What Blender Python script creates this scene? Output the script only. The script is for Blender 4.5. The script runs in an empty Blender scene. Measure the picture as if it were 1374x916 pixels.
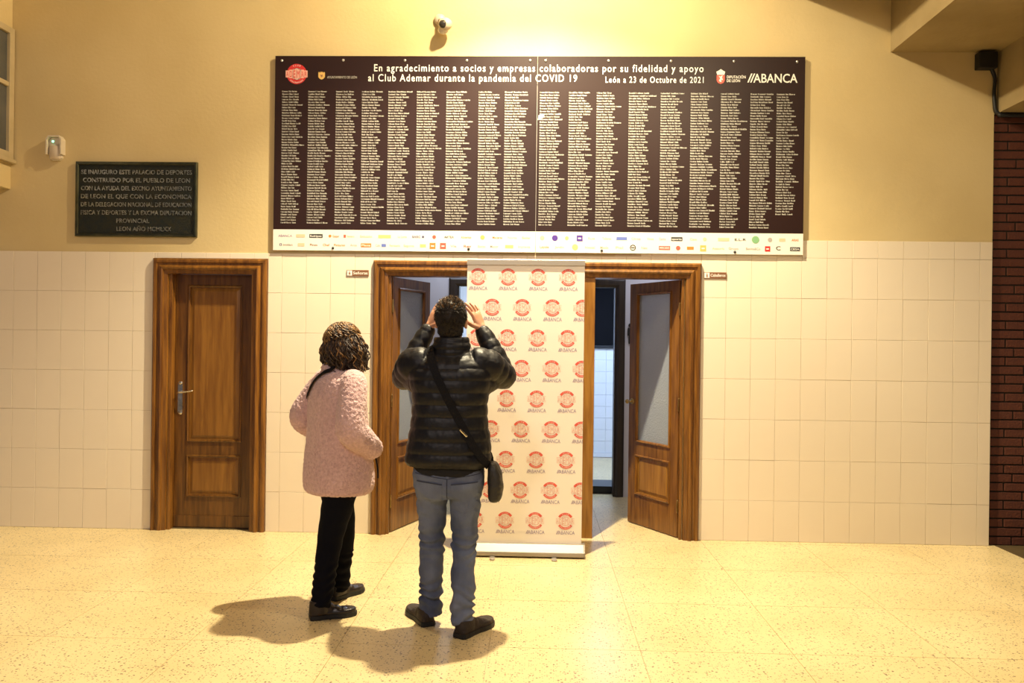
import bpy, bmesh, math, random
from mathutils import Vector, Matrix, noise
from mathutils.bvhtree import BVHTree
random.seed(7)
PI = math.pi
sc = bpy.context.scene
COL = sc.collection

# ------------------------------------------------------------------ camera
CAM_P = (0.0, -6.5, 1.534); YAW, PITCH, ROLL = 0.03096, -0.00065, 0.01249
cd = bpy.data.cameras.new('camera'); cam = bpy.data.objects.new('camera', cd); COL.objects.link(cam)
cd.sensor_width = 36.0; cd.lens = 36.0 * 1110 / 1374; cd.clip_start = .05
cam.location = CAM_P
cam.rotation_euler = (Matrix.Rotation(YAW, 3, 'Z') @ Matrix.Rotation(PI/2 + PITCH, 3, 'X') @ Matrix.Rotation(ROLL, 3, 'Z')).to_euler()
sc.camera = cam

# ------------------------------------------------------------------ world, lights, exposure
sc.view_settings.view_transform = 'Standard'; sc.view_settings.look = 'None'
sc.view_settings.gamma = 1.0; sc.view_settings.exposure = 0.30
w = bpy.data.worlds.new('world'); sc.world = w; w.use_nodes = True
w.node_tree.nodes['Background'].inputs[0].default_value = (.78, .82, 1.0, 1)
w.node_tree.nodes['Background'].inputs[1].default_value = .11

def light(name, kind, loc, energy, color, target=None, **kw):
    l = bpy.data.lights.new(name, kind); l.energy = energy; l.color = color
    for k, v in kw.items(): setattr(l, k, v)
    o = bpy.data.objects.new(name, l); COL.objects.link(o); o.location = loc
    if target is not None:
        o.rotation_euler = (Vector(target) - Vector(loc)).to_track_quat('-Z', 'Y').to_euler()
    return o
WARM = (1.0, .83, .52)
LAMP = (-.06, -1.22, 5.05)
light('hall_lamp_wide', 'POINT', LAMP, 330, WARM, shadow_soft_size=.05)
light('hall_lamp_beam', 'SPOT', LAMP, 1180, (1.0, .86, .58), (.0, -1.75, 0), spot_size=math.radians(116), spot_blend=.52, shadow_soft_size=.05)
light('hall_lamp_second', 'SPOT', (1.5, -3.0, 4.4), 170, (1.0, .82, .54), (1.1, -.6, .6), spot_size=math.radians(125), spot_blend=.5, shadow_soft_size=.09)
light('hall_fill_back', 'SPOT', (-1.0, -8.0, 4.4), 330, (1.0, .84, .76), (-2.6, -.6, .2), spot_size=math.radians(66), spot_blend=.5, shadow_soft_size=.25)  # added fill spot behind the camera, lifts shaded backs and left tiles
light('ladies_lamp', 'AREA', (-.75, 1.2, 2.62), 7, (.72, .80, 1.0), (-.75, 1.2, 0), size=.5)
light('gents_lamp', 'AREA', (1.2, 1.1, 2.62), 8, (.78, .82, 1.0), (1.2, 1.1, 0), size=.5)
light('ladies_washroom_lamp', 'AREA', (-.4, 3.2, 2.6), 40, (.62, .78, 1.0), (-.4, 3.2, 0), size=.8)
light('gents_washroom_lamp', 'AREA', (1.0, 3.2, 2.6), 60, (.50, .68, 1.0), (1.0, 3.2, 0), size=.8)

# ------------------------------------------------------------------ materials
def mat(name, base, rough=.5, metal=0., var=None, scale=6., stretch=(1, 1, 1), bump=0., bump_scale=None, detail=4., dist=.0, **kw):
    m = bpy.data.materials.new(name); m.use_nodes = True
    nt = m.node_tree; b = nt.nodes['Principled BSDF']
    b.inputs['Base Color'].default_value = (*base, 1); b.inputs['Roughness'].default_value = rough; b.inputs['Metallic'].default_value = metal
    tc = nt.nodes.new('ShaderNodeTexCoord'); mp = nt.nodes.new('ShaderNodeMapping'); mp.inputs['Scale'].default_value = stretch
    nt.links.new(tc.outputs['Object'], mp.inputs['Vector'])
    if var is not None:
        n = nt.nodes.new('ShaderNodeTexNoise'); n.inputs['Scale'].default_value = scale; n.inputs['Detail'].default_value = detail; n.inputs['Distortion'].default_value = dist
        nt.links.new(mp.outputs[0], n.inputs['Vector'])
        r = nt.nodes.new('ShaderNodeValToRGB'); r.color_ramp.elements[0].position = .32; r.color_ramp.elements[1].position = .68
        r.color_ramp.elements[0].color = (*var, 1); r.color_ramp.elements[1].color = (*base, 1)
        nt.links.new(n.outputs['Fac'], r.inputs[0]); nt.links.new(r.outputs[0], b.inputs['Base Color'])
    if bump > 0:
        n2 = nt.nodes.new('ShaderNodeTexNoise'); n2.inputs['Scale'].default_value = bump_scale or scale * 3; n2.inputs['Detail'].default_value = 3
        nt.links.new(mp.outputs[0], n2.inputs['Vector'])
        bp = nt.nodes.new('ShaderNodeBump'); bp.inputs['Strength'].default_value = bump; bp.inputs['Distance'].default_value = .01
        nt.links.new(n2.outputs['Fac'], bp.inputs['Height']); nt.links.new(bp.outputs[0], b.inputs['Normal'])
    for k, v in kw.items(): b.inputs[k.replace('_', ' ')].default_value = v
    return m

M = {}
M['plaster'] = mat('yellow_plaster', (.63, .50, .265), .75, var=(.575, .445, .22), scale=1.3, bump=.12, bump_scale=38)
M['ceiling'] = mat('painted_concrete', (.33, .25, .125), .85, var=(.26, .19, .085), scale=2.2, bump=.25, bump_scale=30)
M['tile'] = mat('cream_glazed_tile', (.80, .705, .575), .18, var=(.775, .675, .54), scale=2.0, bump=.04, bump_scale=9)
M['grout'] = mat('grout', (.66, .54, .38), .9, var=(.50, .39, .26), scale=5)
M['brick'] = mat('red_brick', (.115, .030, .014), .7, var=(.07, .018, .009), scale=3.0, bump=.5, bump_scale=60)
M['mortar'] = mat('dark_mortar', (.02, .014, .009), .95, bump=.4, bump_scale=60)
M['wood'] = mat('varnished_wood', (.235, .100, .017), .30, var=(.095, .034, .006), scale=5.0, stretch=(7, 7, .55), bump=.08, bump_scale=14, dist=.6)
M['wood_light'] = mat('honey_wood', (.34, .165, .032), .30, var=(.20, .082, .014), scale=5.0, stretch=(6, 6, .5), bump=.08, bump_scale=14, dist=.6)
M['wood_dark'] = mat('dark_wood', (.035, .022, .013), .4, var=(.02, .012, .008), scale=5.0, stretch=(7, 7, .5))
M['chrome'] = mat('worn_chrome', (.75, .72, .64), .22, 1.0, var=(.55, .50, .40), scale=30)
M['brass'] = mat('aged_brass', (.50, .36, .15), .35, 1.0, var=(.3, .2, .08), scale=30)
M['lav'] = mat('pale_lobby_paint', (.62, .60, .62), .8, var=(.58, .56, .58), scale=2)
M['white_tile'] = mat('white_washroom_tile', (.80, .82, .84), .18, var=(.76, .78, .80), scale=3)
M['black'] = mat('black_satin', (.012, .012, .013), .4, var=(.02, .02, .02), scale=9)
M['night_glass'] = mat('night_window_glass', (.001, .001, .002), .08, var=(.002, .002, .003), scale=2, Specular_IOR_Level=.15)
M['board'] = mat('dark_brown_print', (.017, .0055, .0045), .44, var=(.020, .0065, .005), scale=1.0, Specular_IOR_Level=.3)
M['board_side'] = mat('board_edge', (.45, .42, .38), .5)
M['strip'] = mat('white_print', (.80, .76, .70), .4, var=(.78, .74, .68), scale=3)
M['ink_white'] = mat('white_lettering', (.82, .80, .74), .5)
M['ink_names'] = mat('name_lettering', (.50, .48, .42), .5)
M['screw'] = mat('steel_screw', (.7, .7, .68), .3, .8)
def ink(n, c): M[n] = mat('print_' + n, c, .5); return M[n]
ink('red', (.52, .025, .025)); ink('coral', (.70, .10, .07)); ink('faint_pink', (.72, .38, .31)); ink('lilac', (.30, .23, .36)); ink('gold', (.62, .40, .12))
ink('navy', (.05, .05, .16)); ink('purple', (.08, .03, .28)); ink('blue', (.12, .17, .50)); ink('orange', (.75, .20, .04)); ink('grey', (.38, .34, .32))
ink('tan', (.62, .50, .34)); ink('yellow', (.80, .68, .20)); ink('brown', (.25, .11, .06)); ink('dark', (.03, .03, .035)); ink('paper', (.80, .78, .72)); ink('green', (.2, .4, .2))
M['bronze'] = mat('dark_bronze', (.018, .026, .028), .42, .6, var=(.035, .034, .022), scale=40, bump=.7, bump_scale=160)
M['bronze_rim'] = mat('bronze_rim', (.11, .11, .07), .3, .9, var=(.06, .065, .045), scale=12)
M['bronze_letter'] = mat('bronze_letter', (.62, .62, .56), .30, .85, var=(.14, .15, .14), scale=45)
M['plastic'] = mat('cream_plastic', (.60, .50, .38), .45, var=(.55, .45, .33), scale=5)
M['plastic_white'] = mat('white_plastic', (.66, .58, .46), .4, var=(.62, .54, .42), scale=5)
M['tinted'] = mat('tinted_dome', (.035, .03, .028), .08)
M['sign'] = mat('brown_sign', (.20, .085, .04), .5, var=(.17, .07, .03), scale=9)
M['banner'] = mat('banner_vinyl', (.86, .79, .71), .45, var=(.85, .78, .70), scale=2)
M['alu'] = mat('brushed_aluminium', (.40, .36, .31), .45, .5, var=(.35, .31, .27), scale=4, stretch=(1, 1, 20))
M['frame_paint'] = mat('cream_window_paint', (.50, .40, .25), .5, var=(.44, .35, .2), scale=6)
M['skin'] = mat('skin', (.58, .30, .19), .5, var=(.52, .25, .15), scale=14, bump=.1, bump_scale=120, Subsurface_Weight=.12, Subsurface_Radius=(.02, .008, .004))
M['lips'] = mat('lips', (.40, .12, .09), .4)
M['eye'] = mat('eye_white', (.75, .72, .68), .15); M['iris'] = mat('iris', (.06, .03, .015), .1)
M['hair_man'] = mat('dark_brown_hair', (.012, .007, .004), .55, var=(.008, .0045, .003), scale=60, Specular_IOR_Level=.35)
M['hair_woman'] = mat('curly_brown_hair', (.036, .016, .007), .45, var=(.022, .010, .005), scale=50)
M['hair_tint'] = mat('chestnut_lamplit_hair', (.30, .165, .055), .42, var=(.14, .06, .018), scale=50)  # chestnut locks; packed on the crowns it paints golden lamp highlights
M['wood_leaf'] = mat('brown_wood', (.150, .062, .011), .30, var=(.060, .022, .004), scale=5.0, stretch=(7, 7, .55), bump=.08, bump_scale=14, dist=.6)
M['wood_leaf_light'] = mat('brown_wood_panel', (.235, .105, .018), .30, var=(.14, .055, .009), scale=5.0, stretch=(6, 6, .5), bump=.08, bump_scale=14, dist=.6)
M['puffer'] = mat('black_nylon', (.0055, .0052, .0085), .48, var=(.004, .004, .0065), scale=4, bump=.30, bump_scale=22, Specular_IOR_Level=.35)
M['jeans'] = mat('washed_denim', (.175, .205, .300), .9, var=(.060, .076, .140), scale=4.5, stretch=(1, 1, .6), bump=.25, bump_scale=240, detail=8, Specular_IOR_Level=.15)
M['denim_seam'] = mat('denim_seam', (.030, .038, .075), .9)
M['tee'] = mat('black_cotton', (.008, .008, .011), .95)
M['teddy'] = mat('pink_teddy_fleece', (.74, .50, .50), .95, var=(.56, .35, .35), scale=70, bump=.8, bump_scale=150, Sheen_Weight=.3)
M['pants'] = mat('black_trousers', (.0035, .0038, .0075), .9, bump=.3, bump_scale=30, Specular_IOR_Level=.12)
M['shoe_black'] = mat('black_leather', (.014, .010, .009), .35, var=(.022, .013, .010), scale=12, bump=.15, bump_scale=60)
M['shoe_brown'] = mat('dark_brown_suede', (.030, .018, .012), .7, var=(.020, .012, .009), scale=20, bump=.4, bump_scale=150)
M['sole'] = mat('rubber_sole', (.008, .008, .009), .6)
M['strap'] = mat('black_webbing', (.003, .003, .006), .7, bump=.4, bump_scale=200, Specular_IOR_Level=.2)
M['bag'] = mat('black_bag_nylon', (.020, .018, .016), .5, var=(.013, .012, .012), scale=8, bump=.4, bump_scale=60)
M['cable'] = mat('black_cable', (.006, .006, .007), .5)
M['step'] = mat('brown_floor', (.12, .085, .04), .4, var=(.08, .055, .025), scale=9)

def frosted(name):
    m = mat(name, (.55, .60, .68), .45, var=(.50, .55, .64), scale=2.0, bump=.5, bump_scale=70)
    m.node_tree.nodes['Principled BSDF'].inputs['Transmission Weight'].default_value = .55
    return m
M['pane_grey'] = mat('dusty_window_glass', (.10, .10, .095), .25, var=(.075, .075, .07), scale=4)
M['frosted'] = frosted('frosted_glass')
def led():
    m = mat('green_led', (.1, .8, .5), .4); b = m.node_tree.nodes['Principled BSDF']
    b.inputs['Emission Color'].default_value = (.25, 1, .6, 1); b.inputs['Emission Strength'].default_value = 3
    return m
M['led'] = led()
def terrazzo():
    m = bpy.data.materials.new('terrazzo'); m.use_nodes = True; nt = m.node_tree; b = nt.nodes['Principled BSDF']; L = nt.links.new
    tc = nt.nodes.new('ShaderNodeNewGeometry')
    big = nt.nodes.new('ShaderNodeTexNoise'); big.inputs['Scale'].default_value = 1.7; big.inputs['Detail'].default_value = 5; L(tc.outputs['Position'], big.inputs['Vector'])
    r0 = nt.nodes.new('ShaderNodeValToRGB'); e = r0.color_ramp.elements; e[0].position = .3; e[1].position = .7
    e[0].color = (.62, .49, .25, 1); e[1].color = (.72, .58, .32, 1); L(big.outputs['Fac'], r0.inputs[0])
    cur = r0.outputs[0]
    for (scale, lo, col) in ((62, .203, (.17, .12, .08, 1)), (95, .220, (.30, .23, .15, 1)), (38, .112, (.11, .065, .045, 1))):
        v = nt.nodes.new('ShaderNodeTexVoronoi'); v.inputs['Scale'].default_value = scale; L(tc.outputs['Position'], v.inputs['Vector'])
        sep = nt.nodes.new('ShaderNodeSeparateColor'); L(v.outputs['Color'], sep.inputs[0])
        th = nt.nodes.new('ShaderNodeMath'); th.operation = 'MULTIPLY'; th.inputs[1].default_value = .62 * lo / .2; L(sep.outputs[0], th.inputs[0])
        lt = nt.nodes.new('ShaderNodeMath'); lt.operation = 'LESS_THAN'; L(v.outputs['Distance'], lt.inputs[0]); 
        sb = nt.nodes.new('ShaderNodeMath'); sb.operation = 'SUBTRACT'; sb.inputs[1].default_value = .25; L(th.outputs[0], sb.inputs[0]); L(sb.outputs[0], lt.inputs[1])
        mx = nt.nodes.new('ShaderNodeMixRGB'); L(lt.outputs[0], mx.inputs[0]); L(cur, mx.inputs[1]); mx.inputs[2].default_value = col
        cur = mx.outputs[0]
    L(cur, b.inputs['Base Color'])
    b.inputs['Roughness'].default_value = .34
    n2 = nt.nodes.new('ShaderNodeTexNoise'); n2.inputs['Scale'].default_value = 9; L(tc.outputs['Position'], n2.inputs['Vector'])
    bp = nt.nodes.new('ShaderNodeBump'); bp.inputs['Strength'].default_value = .12; bp.inputs['Distance'].default_value = .01; L(n2.outputs['Fac'], bp.inputs['Height']); L(bp.outputs[0], b.inputs['Normal'])
    return m
M['terrazzo'] = terrazzo()

# ------------------------------------------------------------------ mesh helpers
ORG = {}
def finish(o, parent, kind=None):
    COL.objects.link(o)
    if parent is not None: o.parent = parent
    if kind: o['kind'] = kind
    return o
class MB:
    def __init__(s): s.v = []; s.f = []; s.m = []; s.cur = 0
    def add(s, vs, fs, mi=None):
        k = len(s.v); s.v += [tuple(v) for v in vs]; s.f += [tuple(i + k for i in f) for f in fs]; s.m += [s.cur if mi is None else mi] * len(fs); return s
    def box(s, x0, x1, y0, y1, z0, z1, mi=None):
        vs = [(x, y, z) for x in (x0, x1) for y in (y0, y1) for z in (z0, z1)]
        return s.add(vs, [(0, 1, 3, 2), (4, 6, 7, 5), (0, 4, 5, 1), (2, 3, 7, 6), (0, 2, 6, 4), (1, 5, 7, 3)], mi)
    def prism(s, poly, axis, a, b, mi=None):   # poly of 2D points extruded along an axis
        def P(p, t):
            return (t, p[0], p[1]) if axis == 'x' else (p[0], t, p[1]) if axis == 'y' else (p[0], p[1], t)
        n = len(poly)
        return s.add([P(p, a) for p in poly] + [P(p, b) for p in poly], [tuple(range(n))[::-1], tuple(range(n, 2 * n))] + [(i, (i + 1) % n, (i + 1) % n + n, i + n) for i in range(n)], mi)
    def rings(s, rs, cap=True, mi=None, closed=False):
        n = len(rs[0]); vs = [p for r in rs for p in r]; fs = []
        K = len(rs)
        for k in range(K if closed else K - 1):
            for i in range(n):
                a = k * n + i; b = k * n + (i + 1) % n; c = ((k + 1) % K) * n
                fs.append((a, b, c + (i + 1) % n, c + i))
        if cap and not closed: fs.append(tuple(range(n))[::-1]); fs.append(tuple(range((K - 1) * n, K * n)))
        return s.add(vs, fs, mi)
    def ell(s, c, r, rot=None, nu=16, nv=10, mi=None):
        rot = rot or Matrix.Identity(3); rs = []
        c = Vector(c)
        for j in range(nv + 1):
            t = PI * (j + (.02 if j == 0 else -.02 if j == nv else 0)) / nv
            rs.append([tuple(c + rot @ Vector((r[0] * math.sin(t) * math.cos(2 * PI * i / nu), r[1] * math.sin(t) * math.sin(2 * PI * i / nu), -r[2] * math.cos(t)))) for i in range(nu)])
        return s.rings(rs, True, mi)
    def mesh(s, name, mats, off=(0, 0, 0)):
        me = bpy.data.meshes.new(name)
        me.from_pydata([(v[0] - off[0], v[1] - off[1], v[2] - off[2]) for v in s.v], [], s.f)
        for m in (mats if isinstance(mats, (list, tuple)) else [mats]): me.materials.append(m)
        me.polygons.foreach_set('material_index', s.m); me.update()
        return me
    def build(s, name, mats, parent=None, smooth=False, bevel=0, kind=None, fixn=True, autosm=None):
        off = ORG.get(parent.name, (0, 0, 0)) if parent is not None else (0, 0, 0)
        me = s.mesh(name, mats, off)
        bm = bmesh.new(); bm.from_mesh(me)
        if fixn: bmesh.ops.recalc_face_normals(bm, faces=bm.faces)
        if bevel > 0:
            es = [e for e in bm.edges if e.is_manifold and e.calc_face_angle(0) > .5]
            bmesh.ops.bevel(bm, geom=es, offset=bevel, segments=2, affect='EDGES', profile=.5)
        bm.to_mesh(me); bm.free()
        if smooth: me.polygons.foreach_set('use_smooth', [True] * len(me.polygons))
        o = bpy.data.objects.new(name, me); finish(o, parent, kind); ORG[o.name] = off
        return o
def cat(pts, sub=6):
    P = [Vector(p) for p in pts]; out = []
    for i in range(len(P) - 1):
        p0 = P[i - 1] if i else P[0] * 2 - P[1]; p3 = P[i + 2] if i + 2 < len(P) else P[-1] * 2 - P[-2]
        for k in range(sub):
            t = k / sub
            out.append(.5 * ((2 * P[i]) + (P[i + 1] - p0) * t + (2 * p0 - 5 * P[i] + 4 * P[i + 1] - p3) * t * t + (3 * P[i] - p0 - 3 * P[i + 1] + p3) * t ** 3))
    out.append(P[-1]); return out
def limb(mb, pts, rad, n=14, sub=6, mod=None, flat=1.0, cap=True, up=(0, 0, 1), mi=None, roundcap=True):
    P = cat(pts, sub); rr = [v[0] for v in cat([(r, 0, 0) for r in rad], sub)]
    T = [(P[min(i + 1, len(P) - 1)] - P[max(i - 1, 0)]).normalized() for i in range(len(P))]
    u = Vector(up); u = (u - T[0] * u.dot(T[0]))
    if u.length < .05: u = Vector((1, 0, 0)); u = u - T[0] * u.dot(T[0])
    u.normalize(); rs = []; s = 0
    def ring(c, u, v, r): return [tuple(c + u * math.cos(2 * PI * i / n) * r + v * math.sin(2 * PI * i / n) * r * flat) for i in range(n)]
    for i, p in enumerate(P):
        if i: s += (P[i] - P[i - 1]).length
        u = (u - T[i] * u.dot(T[i])).normalized(); v = T[i].cross(u)
        r = rr[i] * (mod(s) if mod else 1)
        if i == 0 and roundcap:
            for a in (.98, .7, .35): rs.append(ring(p - T[0] * r * math.sin(a * PI / 2), u, v, r * math.cos(a * PI / 2)))
        rs.append(ring(p, u, v, r))
    if roundcap:
        for a in (.35, .7, .98): rs.append(ring(P[-1] + T[-1] * r * math.sin(a * PI / 2), u, v, r * math.cos(a * PI / 2)))
    mb.rings(rs, cap, mi)
def stack(mb, secs, n=44, dz=.008, mod=None, pw=2.4, rot=0., c0=(0, 0)):
    # secs: (z, cx, cy, half width, half depth), smoothly interpolated upwards
    A = cat([(s[0], s[1], s[2]) for s in secs], 16); B = cat([(s[3], s[4], 0) for s in secs], 16); rs = []
    cr, sr = math.cos(rot), math.sin(rot)
    for a, b in zip(A, B):
        z, cx, cy = a; hw, hd, _ = b; m_ = mod(z) if mod else 0
        ring = []
        for i in range(n):
            t = 2 * PI * i / n; c, s_ = math.cos(t), math.sin(t)
            x = cx + (hw + m_) * math.copysign(abs(c) ** (2 / pw), c); y = cy + (hd + m_) * math.copysign(abs(s_) ** (2 / pw), s_)
            ring.append((c0[0] + x * cr - y * sr, c0[1] + x * sr + y * cr, z))
        rs.append(ring)
    mb.rings(rs)
def fuse(mb, name, mats, parent, voxel, smooth=2, disp=None, kind=None):
    off = ORG.get(parent.name, (0, 0, 0)) if parent is not None else (0, 0, 0)
    me = mb.mesh(name + '_src', mats if isinstance(mats, list) else [mats], off)
    bm = bmesh.new(); bm.from_mesh(me)
    # each closed shell gets outward normals before it is fused
    bmesh.ops.recalc_face_normals(bm, faces=bm.faces); bm.to_mesh(me); bm.free()
    o = bpy.data.objects.new('tmp', me); COL.objects.link(o)
    r = o.modifiers.new('r', 'REMESH'); r.mode = 'VOXEL'; r.voxel_size = voxel
    if smooth:
        s = o.modifiers.new('s', 'SMOOTH'); s.iterations = smooth; s.factor = .5
    dg = bpy.context.evaluated_depsgraph_get(); ev = o.evaluated_get(dg)
    me2 = bpy.data.meshes.new_from_object(ev); me2.name = name
    bpy.data.objects.remove(o); bpy.data.meshes.remove(me)
    if disp:
        me2.update(); ns = [v.normal.copy() for v in me2.vertices]
        for v, nn in zip(me2.vertices, ns): v.co += nn * disp(v.co + Vector(off))
    me2.materials.clear()
    for m in (mats if isinstance(mats, list) else [mats]): me2.materials.append(m)
    me2.polygons.foreach_set('use_smooth', [True] * len(me2.polygons)); me2.update()
    ob = bpy.data.objects.new(name, me2); finish(ob, parent, kind); ORG[ob.name] = off
    return ob
def bvh(*obs):
    vs = []; fs = []
    for o in obs:
        off = Vector(ORG.get(o.name, (0, 0, 0))); k = len(vs)
        vs += [v.co + off for v in o.data.vertices]; fs += [tuple(i + k for i in p.vertices) for p in o.data.polygons]
    return BVHTree.FromPolygons(vs, fs)
def root(name, loc, label=None, category=None, group=None, kind=None):
    o = bpy.data.objects.new(name, None); COL.objects.link(o); o.location = loc; o.empty_display_size = .1
    ORG[o.name] = tuple(loc); tag(o, label, category, group, kind); return o
def tag(o, label=None, category=None, group=None, kind=None):
    if label: o['label'] = label
    if category: o['category'] = category
    if group: o['group'] = group
    if kind: o['kind'] = kind
    return o
_tc = {}
def text2d(s, bold=.0, spacing=1.0):
    key = (s, bold, spacing)
    if key in _tc: return _tc[key]
    c = bpy.data.curves.new('t', 'FONT'); c.body = s; c.size = 1; c.offset = bold; c.space_character = spacing; c.resolution_u = 3; c.fill_mode = 'BOTH'
    o = bpy.data.objects.new('t', c); COL.objects.link(o)
    me = bpy.data.meshes.new_from_object(o.evaluated_get(bpy.context.evaluated_depsgraph_get()))
    vs = [v.co.copy() for v in me.vertices]; fs = [tuple(p.vertices) for p in me.polygons]
    bpy.data.objects.remove(o); bpy.data.curves.remove(c); bpy.data.meshes.remove(me)
    x0 = min(v.x for v in vs); x1 = max(v.x for v in vs)
    _tc[key] = ([(v.x - x0, v.y) for v in vs], fs, x1 - x0); return _tc[key]
def words(mb, name, m, parent, gap):
    # lettering split into one mesh per word
    par = list(range(len(mb.v)))
    def fd(a):
        while par[a] != a: par[a] = par[par[a]]; a = par[a]
        return a
    for f_ in mb.f:
        for a in f_[1:]: par[fd(a)] = fd(f_[0])
    isl = {}
    for fi, f_ in enumerate(mb.f): isl.setdefault(fd(f_[0]), []).append(fi)
    L_ = sorted((min(mb.v[i][0] for fi in v for i in mb.f[fi]), max(mb.v[i][0] for fi in v for i in mb.f[fi]), v) for v in isl.values())
    groups = []; end = -1e9
    for a, c, v in L_:
        if a - end > gap: groups.append([])
        groups[-1] += v; end = max(end, c)
    for gr in groups:
        q = MB(); mp = {}
        for fi in gr:
            for i in mb.f[fi]:
                if i not in mp: mp[i] = len(q.v); q.v.append(mb.v[i])
            q.f.append(tuple(mp[i] for i in mb.f[fi])); q.m.append(mb.m[fi])
        q.build(name, m, parent, fixn=False)
def put_text(mb, s, x, y, z, h, width=None, align='l', bold=.0, spacing=1.0, mi=None, rot=0., tilt=0.):
    # capital height h (font cap height is about .7 em); lettering in the XZ plane at depth y
    vs, fs, wd = text2d(s, bold, spacing); k = h / .70; kx = (width / wd) if width else k; W_ = wd * kx
    ox = 0 if align == 'l' else -W_ / 2 if align == 'c' else -W_
    cr, sr = math.cos(rot), math.sin(rot); out = []
    for a, b in vs:
        px = ox + a * kx + tilt * b * k; pz = b * k
        out.append((x + px * cr - pz * sr, y, z + px * sr + pz * cr))
    mb.add(out, [f if True else f for f in fs], mi)

# ------------------------------------------------------------------ structure: floor
TW, TH = .194, .315
floor = root('floor', (0, 0, 0), kind='structure')
fb = MB(); fb.box(-7.2, 6.2, -8.4, 4.8, -.12, -.006); fb.build('floor_bed', M['grout'], floor)
SX, SY = .755, .757
slab = MB().box(.001, SX - .0015, .001, SY - .0015, -.03, 0)
slab_me = None
for i in range(-9, 8):
    for j in range(-8, 10):
        x = -.225 + i * SX; y = -2.36 + j * SY
        if j > 8 or x > 3.45: continue
        if slab_me is None:
            so = slab.build('floor_slab', M['terrazzo'], floor, bevel=0); slab_me = so.data
        else: so = finish(bpy.data.objects.new('floor_slab', slab_me), floor)
        so.location = (x, y, -random.random() * .0004)
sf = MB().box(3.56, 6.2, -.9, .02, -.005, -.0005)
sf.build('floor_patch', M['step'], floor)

# ------------------------------------------------------------------ structure: back wall with openings
D1 = (-2.93, -2.24, 2.06); DC = (-1.18, 1.14, 2.06)       # openings: x0, x1, top
wall = root('wall_back', (0, 0, 0), kind='structure')
b = MB()
b.box(-7, D1[0], 0, .16, 0, 6.4); b.box(D1[0], D1[1], 0, .16, D1[2], 6.4); b.box(D1[1], DC[0], 0, .16, 0, 6.4)
b.box(DC[0], DC[1], 0, .16, DC[2], 6.4); b.box(DC[1], 3.50, 0, .16, 0, 6.4)
b.box(3.50, 6.2, .0, .16, 3.336, 6.4)
b.build('plaster', M['plaster'], wall)
gb = MB()
for (x0, x1, z0, z1) in ((-7, -3.055, 0, 2.203), (-3.055, -2.143, 2.15, 2.203), (-2.143, -1.295, 0, 2.203), (-1.295, 1.265, 2.145, 2.203), (1.265, 3.498, 0, 2.342), (.6, 1.265, 2.203, 2.342)):
    gb.box(x0, x1, -.005, .001, z0, z1)
gb.build('grout', M['grout'], wall)
tile_meshes = {}
def put_tile(x0, x1, z0, z1):
    w_, h_ = x1 - x0, z1 - z0
    if w_ < .015 or h_ < .012: return
    key = (round(w_, 3), round(h_, 3))
    g = .0008
    if key not in tile_meshes:
        o = MB().box(g, w_ - g, -.0095, -.001, g, h_ - g).build('tile', M['tile'], wall, bevel=.0018)
        tile_meshes[key] = o.data
    else: o = finish(bpy.data.objects.new('tile', tile_meshes[key]), wall)
    o.location = (x0, random.uniform(-.0006, .0006), z0)
    o.rotation_euler = (random.uniform(-.002, .002), 0, random.uniform(-.003, .003))
def tile_run(anchor, xa, xb, za, zb, rows):
    k0 = math.floor((xa - anchor) / TW); k1 = math.ceil((xb - anchor) / TW)
    for k in range(k0, k1):
        a = max(xa, anchor + k * TW); c = min(xb, anchor + (k + 1) * TW)
        if c - a < .015: continue
        for (r0, r1) in rows:
            z0 = max(r0, za); z1 = min(r1, zb)
            if z1 - z0 > .012: put_tile(a, c, z0, z1)
ROWS = [(k * TH, (k + 1) * TH) for k in range(7)]
tile_run(-3.226, -5.2, -3.058, 0, 3, ROWS)
tile_run(-3.226, -3.058, -2.141, 2.158, 3, ROWS)
tile_run(-1.837, -2.141, -1.298, 0, 3, ROWS)
tile_run(-1.837, -1.298, 1.268, 2.153, 3, ROWS)
tile_run(1.657, 1.268, 3.498, 0, 3, ROWS + [(7 * TH, 7 * TH + .137)])
tile_run(1.657, .8, 1.268, 2.205, 3, [(7 * TH, 7 * TH + .137)])

# brick pier at the right
wr = root('wall_right', (0, 0, 0), kind='structure')
MB().box(3.512, 6.2, .028, .2, 0, 3.335).build('mortar', M['mortar'], wr)
bh, bl, jt = .0578, .245, .0117; n = 0; bmesh_ = {}
z = .004; row = 0
while z < 3.28:
    x = 3.512; first = [bl * .42, bl, bl * .68][row % 2 if row % 7 else 2]
    k = 0
    while x < 4.55 and n < 298:
        w_ = first if k == 0 else bl
        key = round(w_, 3)
        if key not in bmesh_:
            o = MB().box(0, w_, 0, .06, 0, bh).build('brick', M['brick'], wr, bevel=.003); bmesh_[key] = o.data
        else: o = finish(bpy.data.objects.new('brick', bmesh_[key]), wr)
        o.location = (x, .016 + random.uniform(0, .006), z); n += 1
        x += w_ + jt; k += 1
    z += bh + jt; row += 1

# stepped underside of the grandstand
pts = []; x = 6.2; zc = 2.863
prof = [(6.2, 2.863 + .0), (4.334, 2.863)]
xs, zs = 4.334, 2.863
cx_, cz_ = 3.52, 3.335
prof = [(6.2, 2.87), (4.334, 2.87), (4.334, 3.335)]
for k in range(6):
    xr = 3.52 - k * .814; zr = 3.335 + k * .472
    prof += [(xr, zr), (xr, zr + .472)]
prof += [(-7.2, prof[-1][1]), (-7.2, 6.6), (6.2, 6.6)]
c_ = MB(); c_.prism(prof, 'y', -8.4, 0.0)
tag(c_.build('ceiling', M['ceiling'], None), kind='structure')

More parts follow.
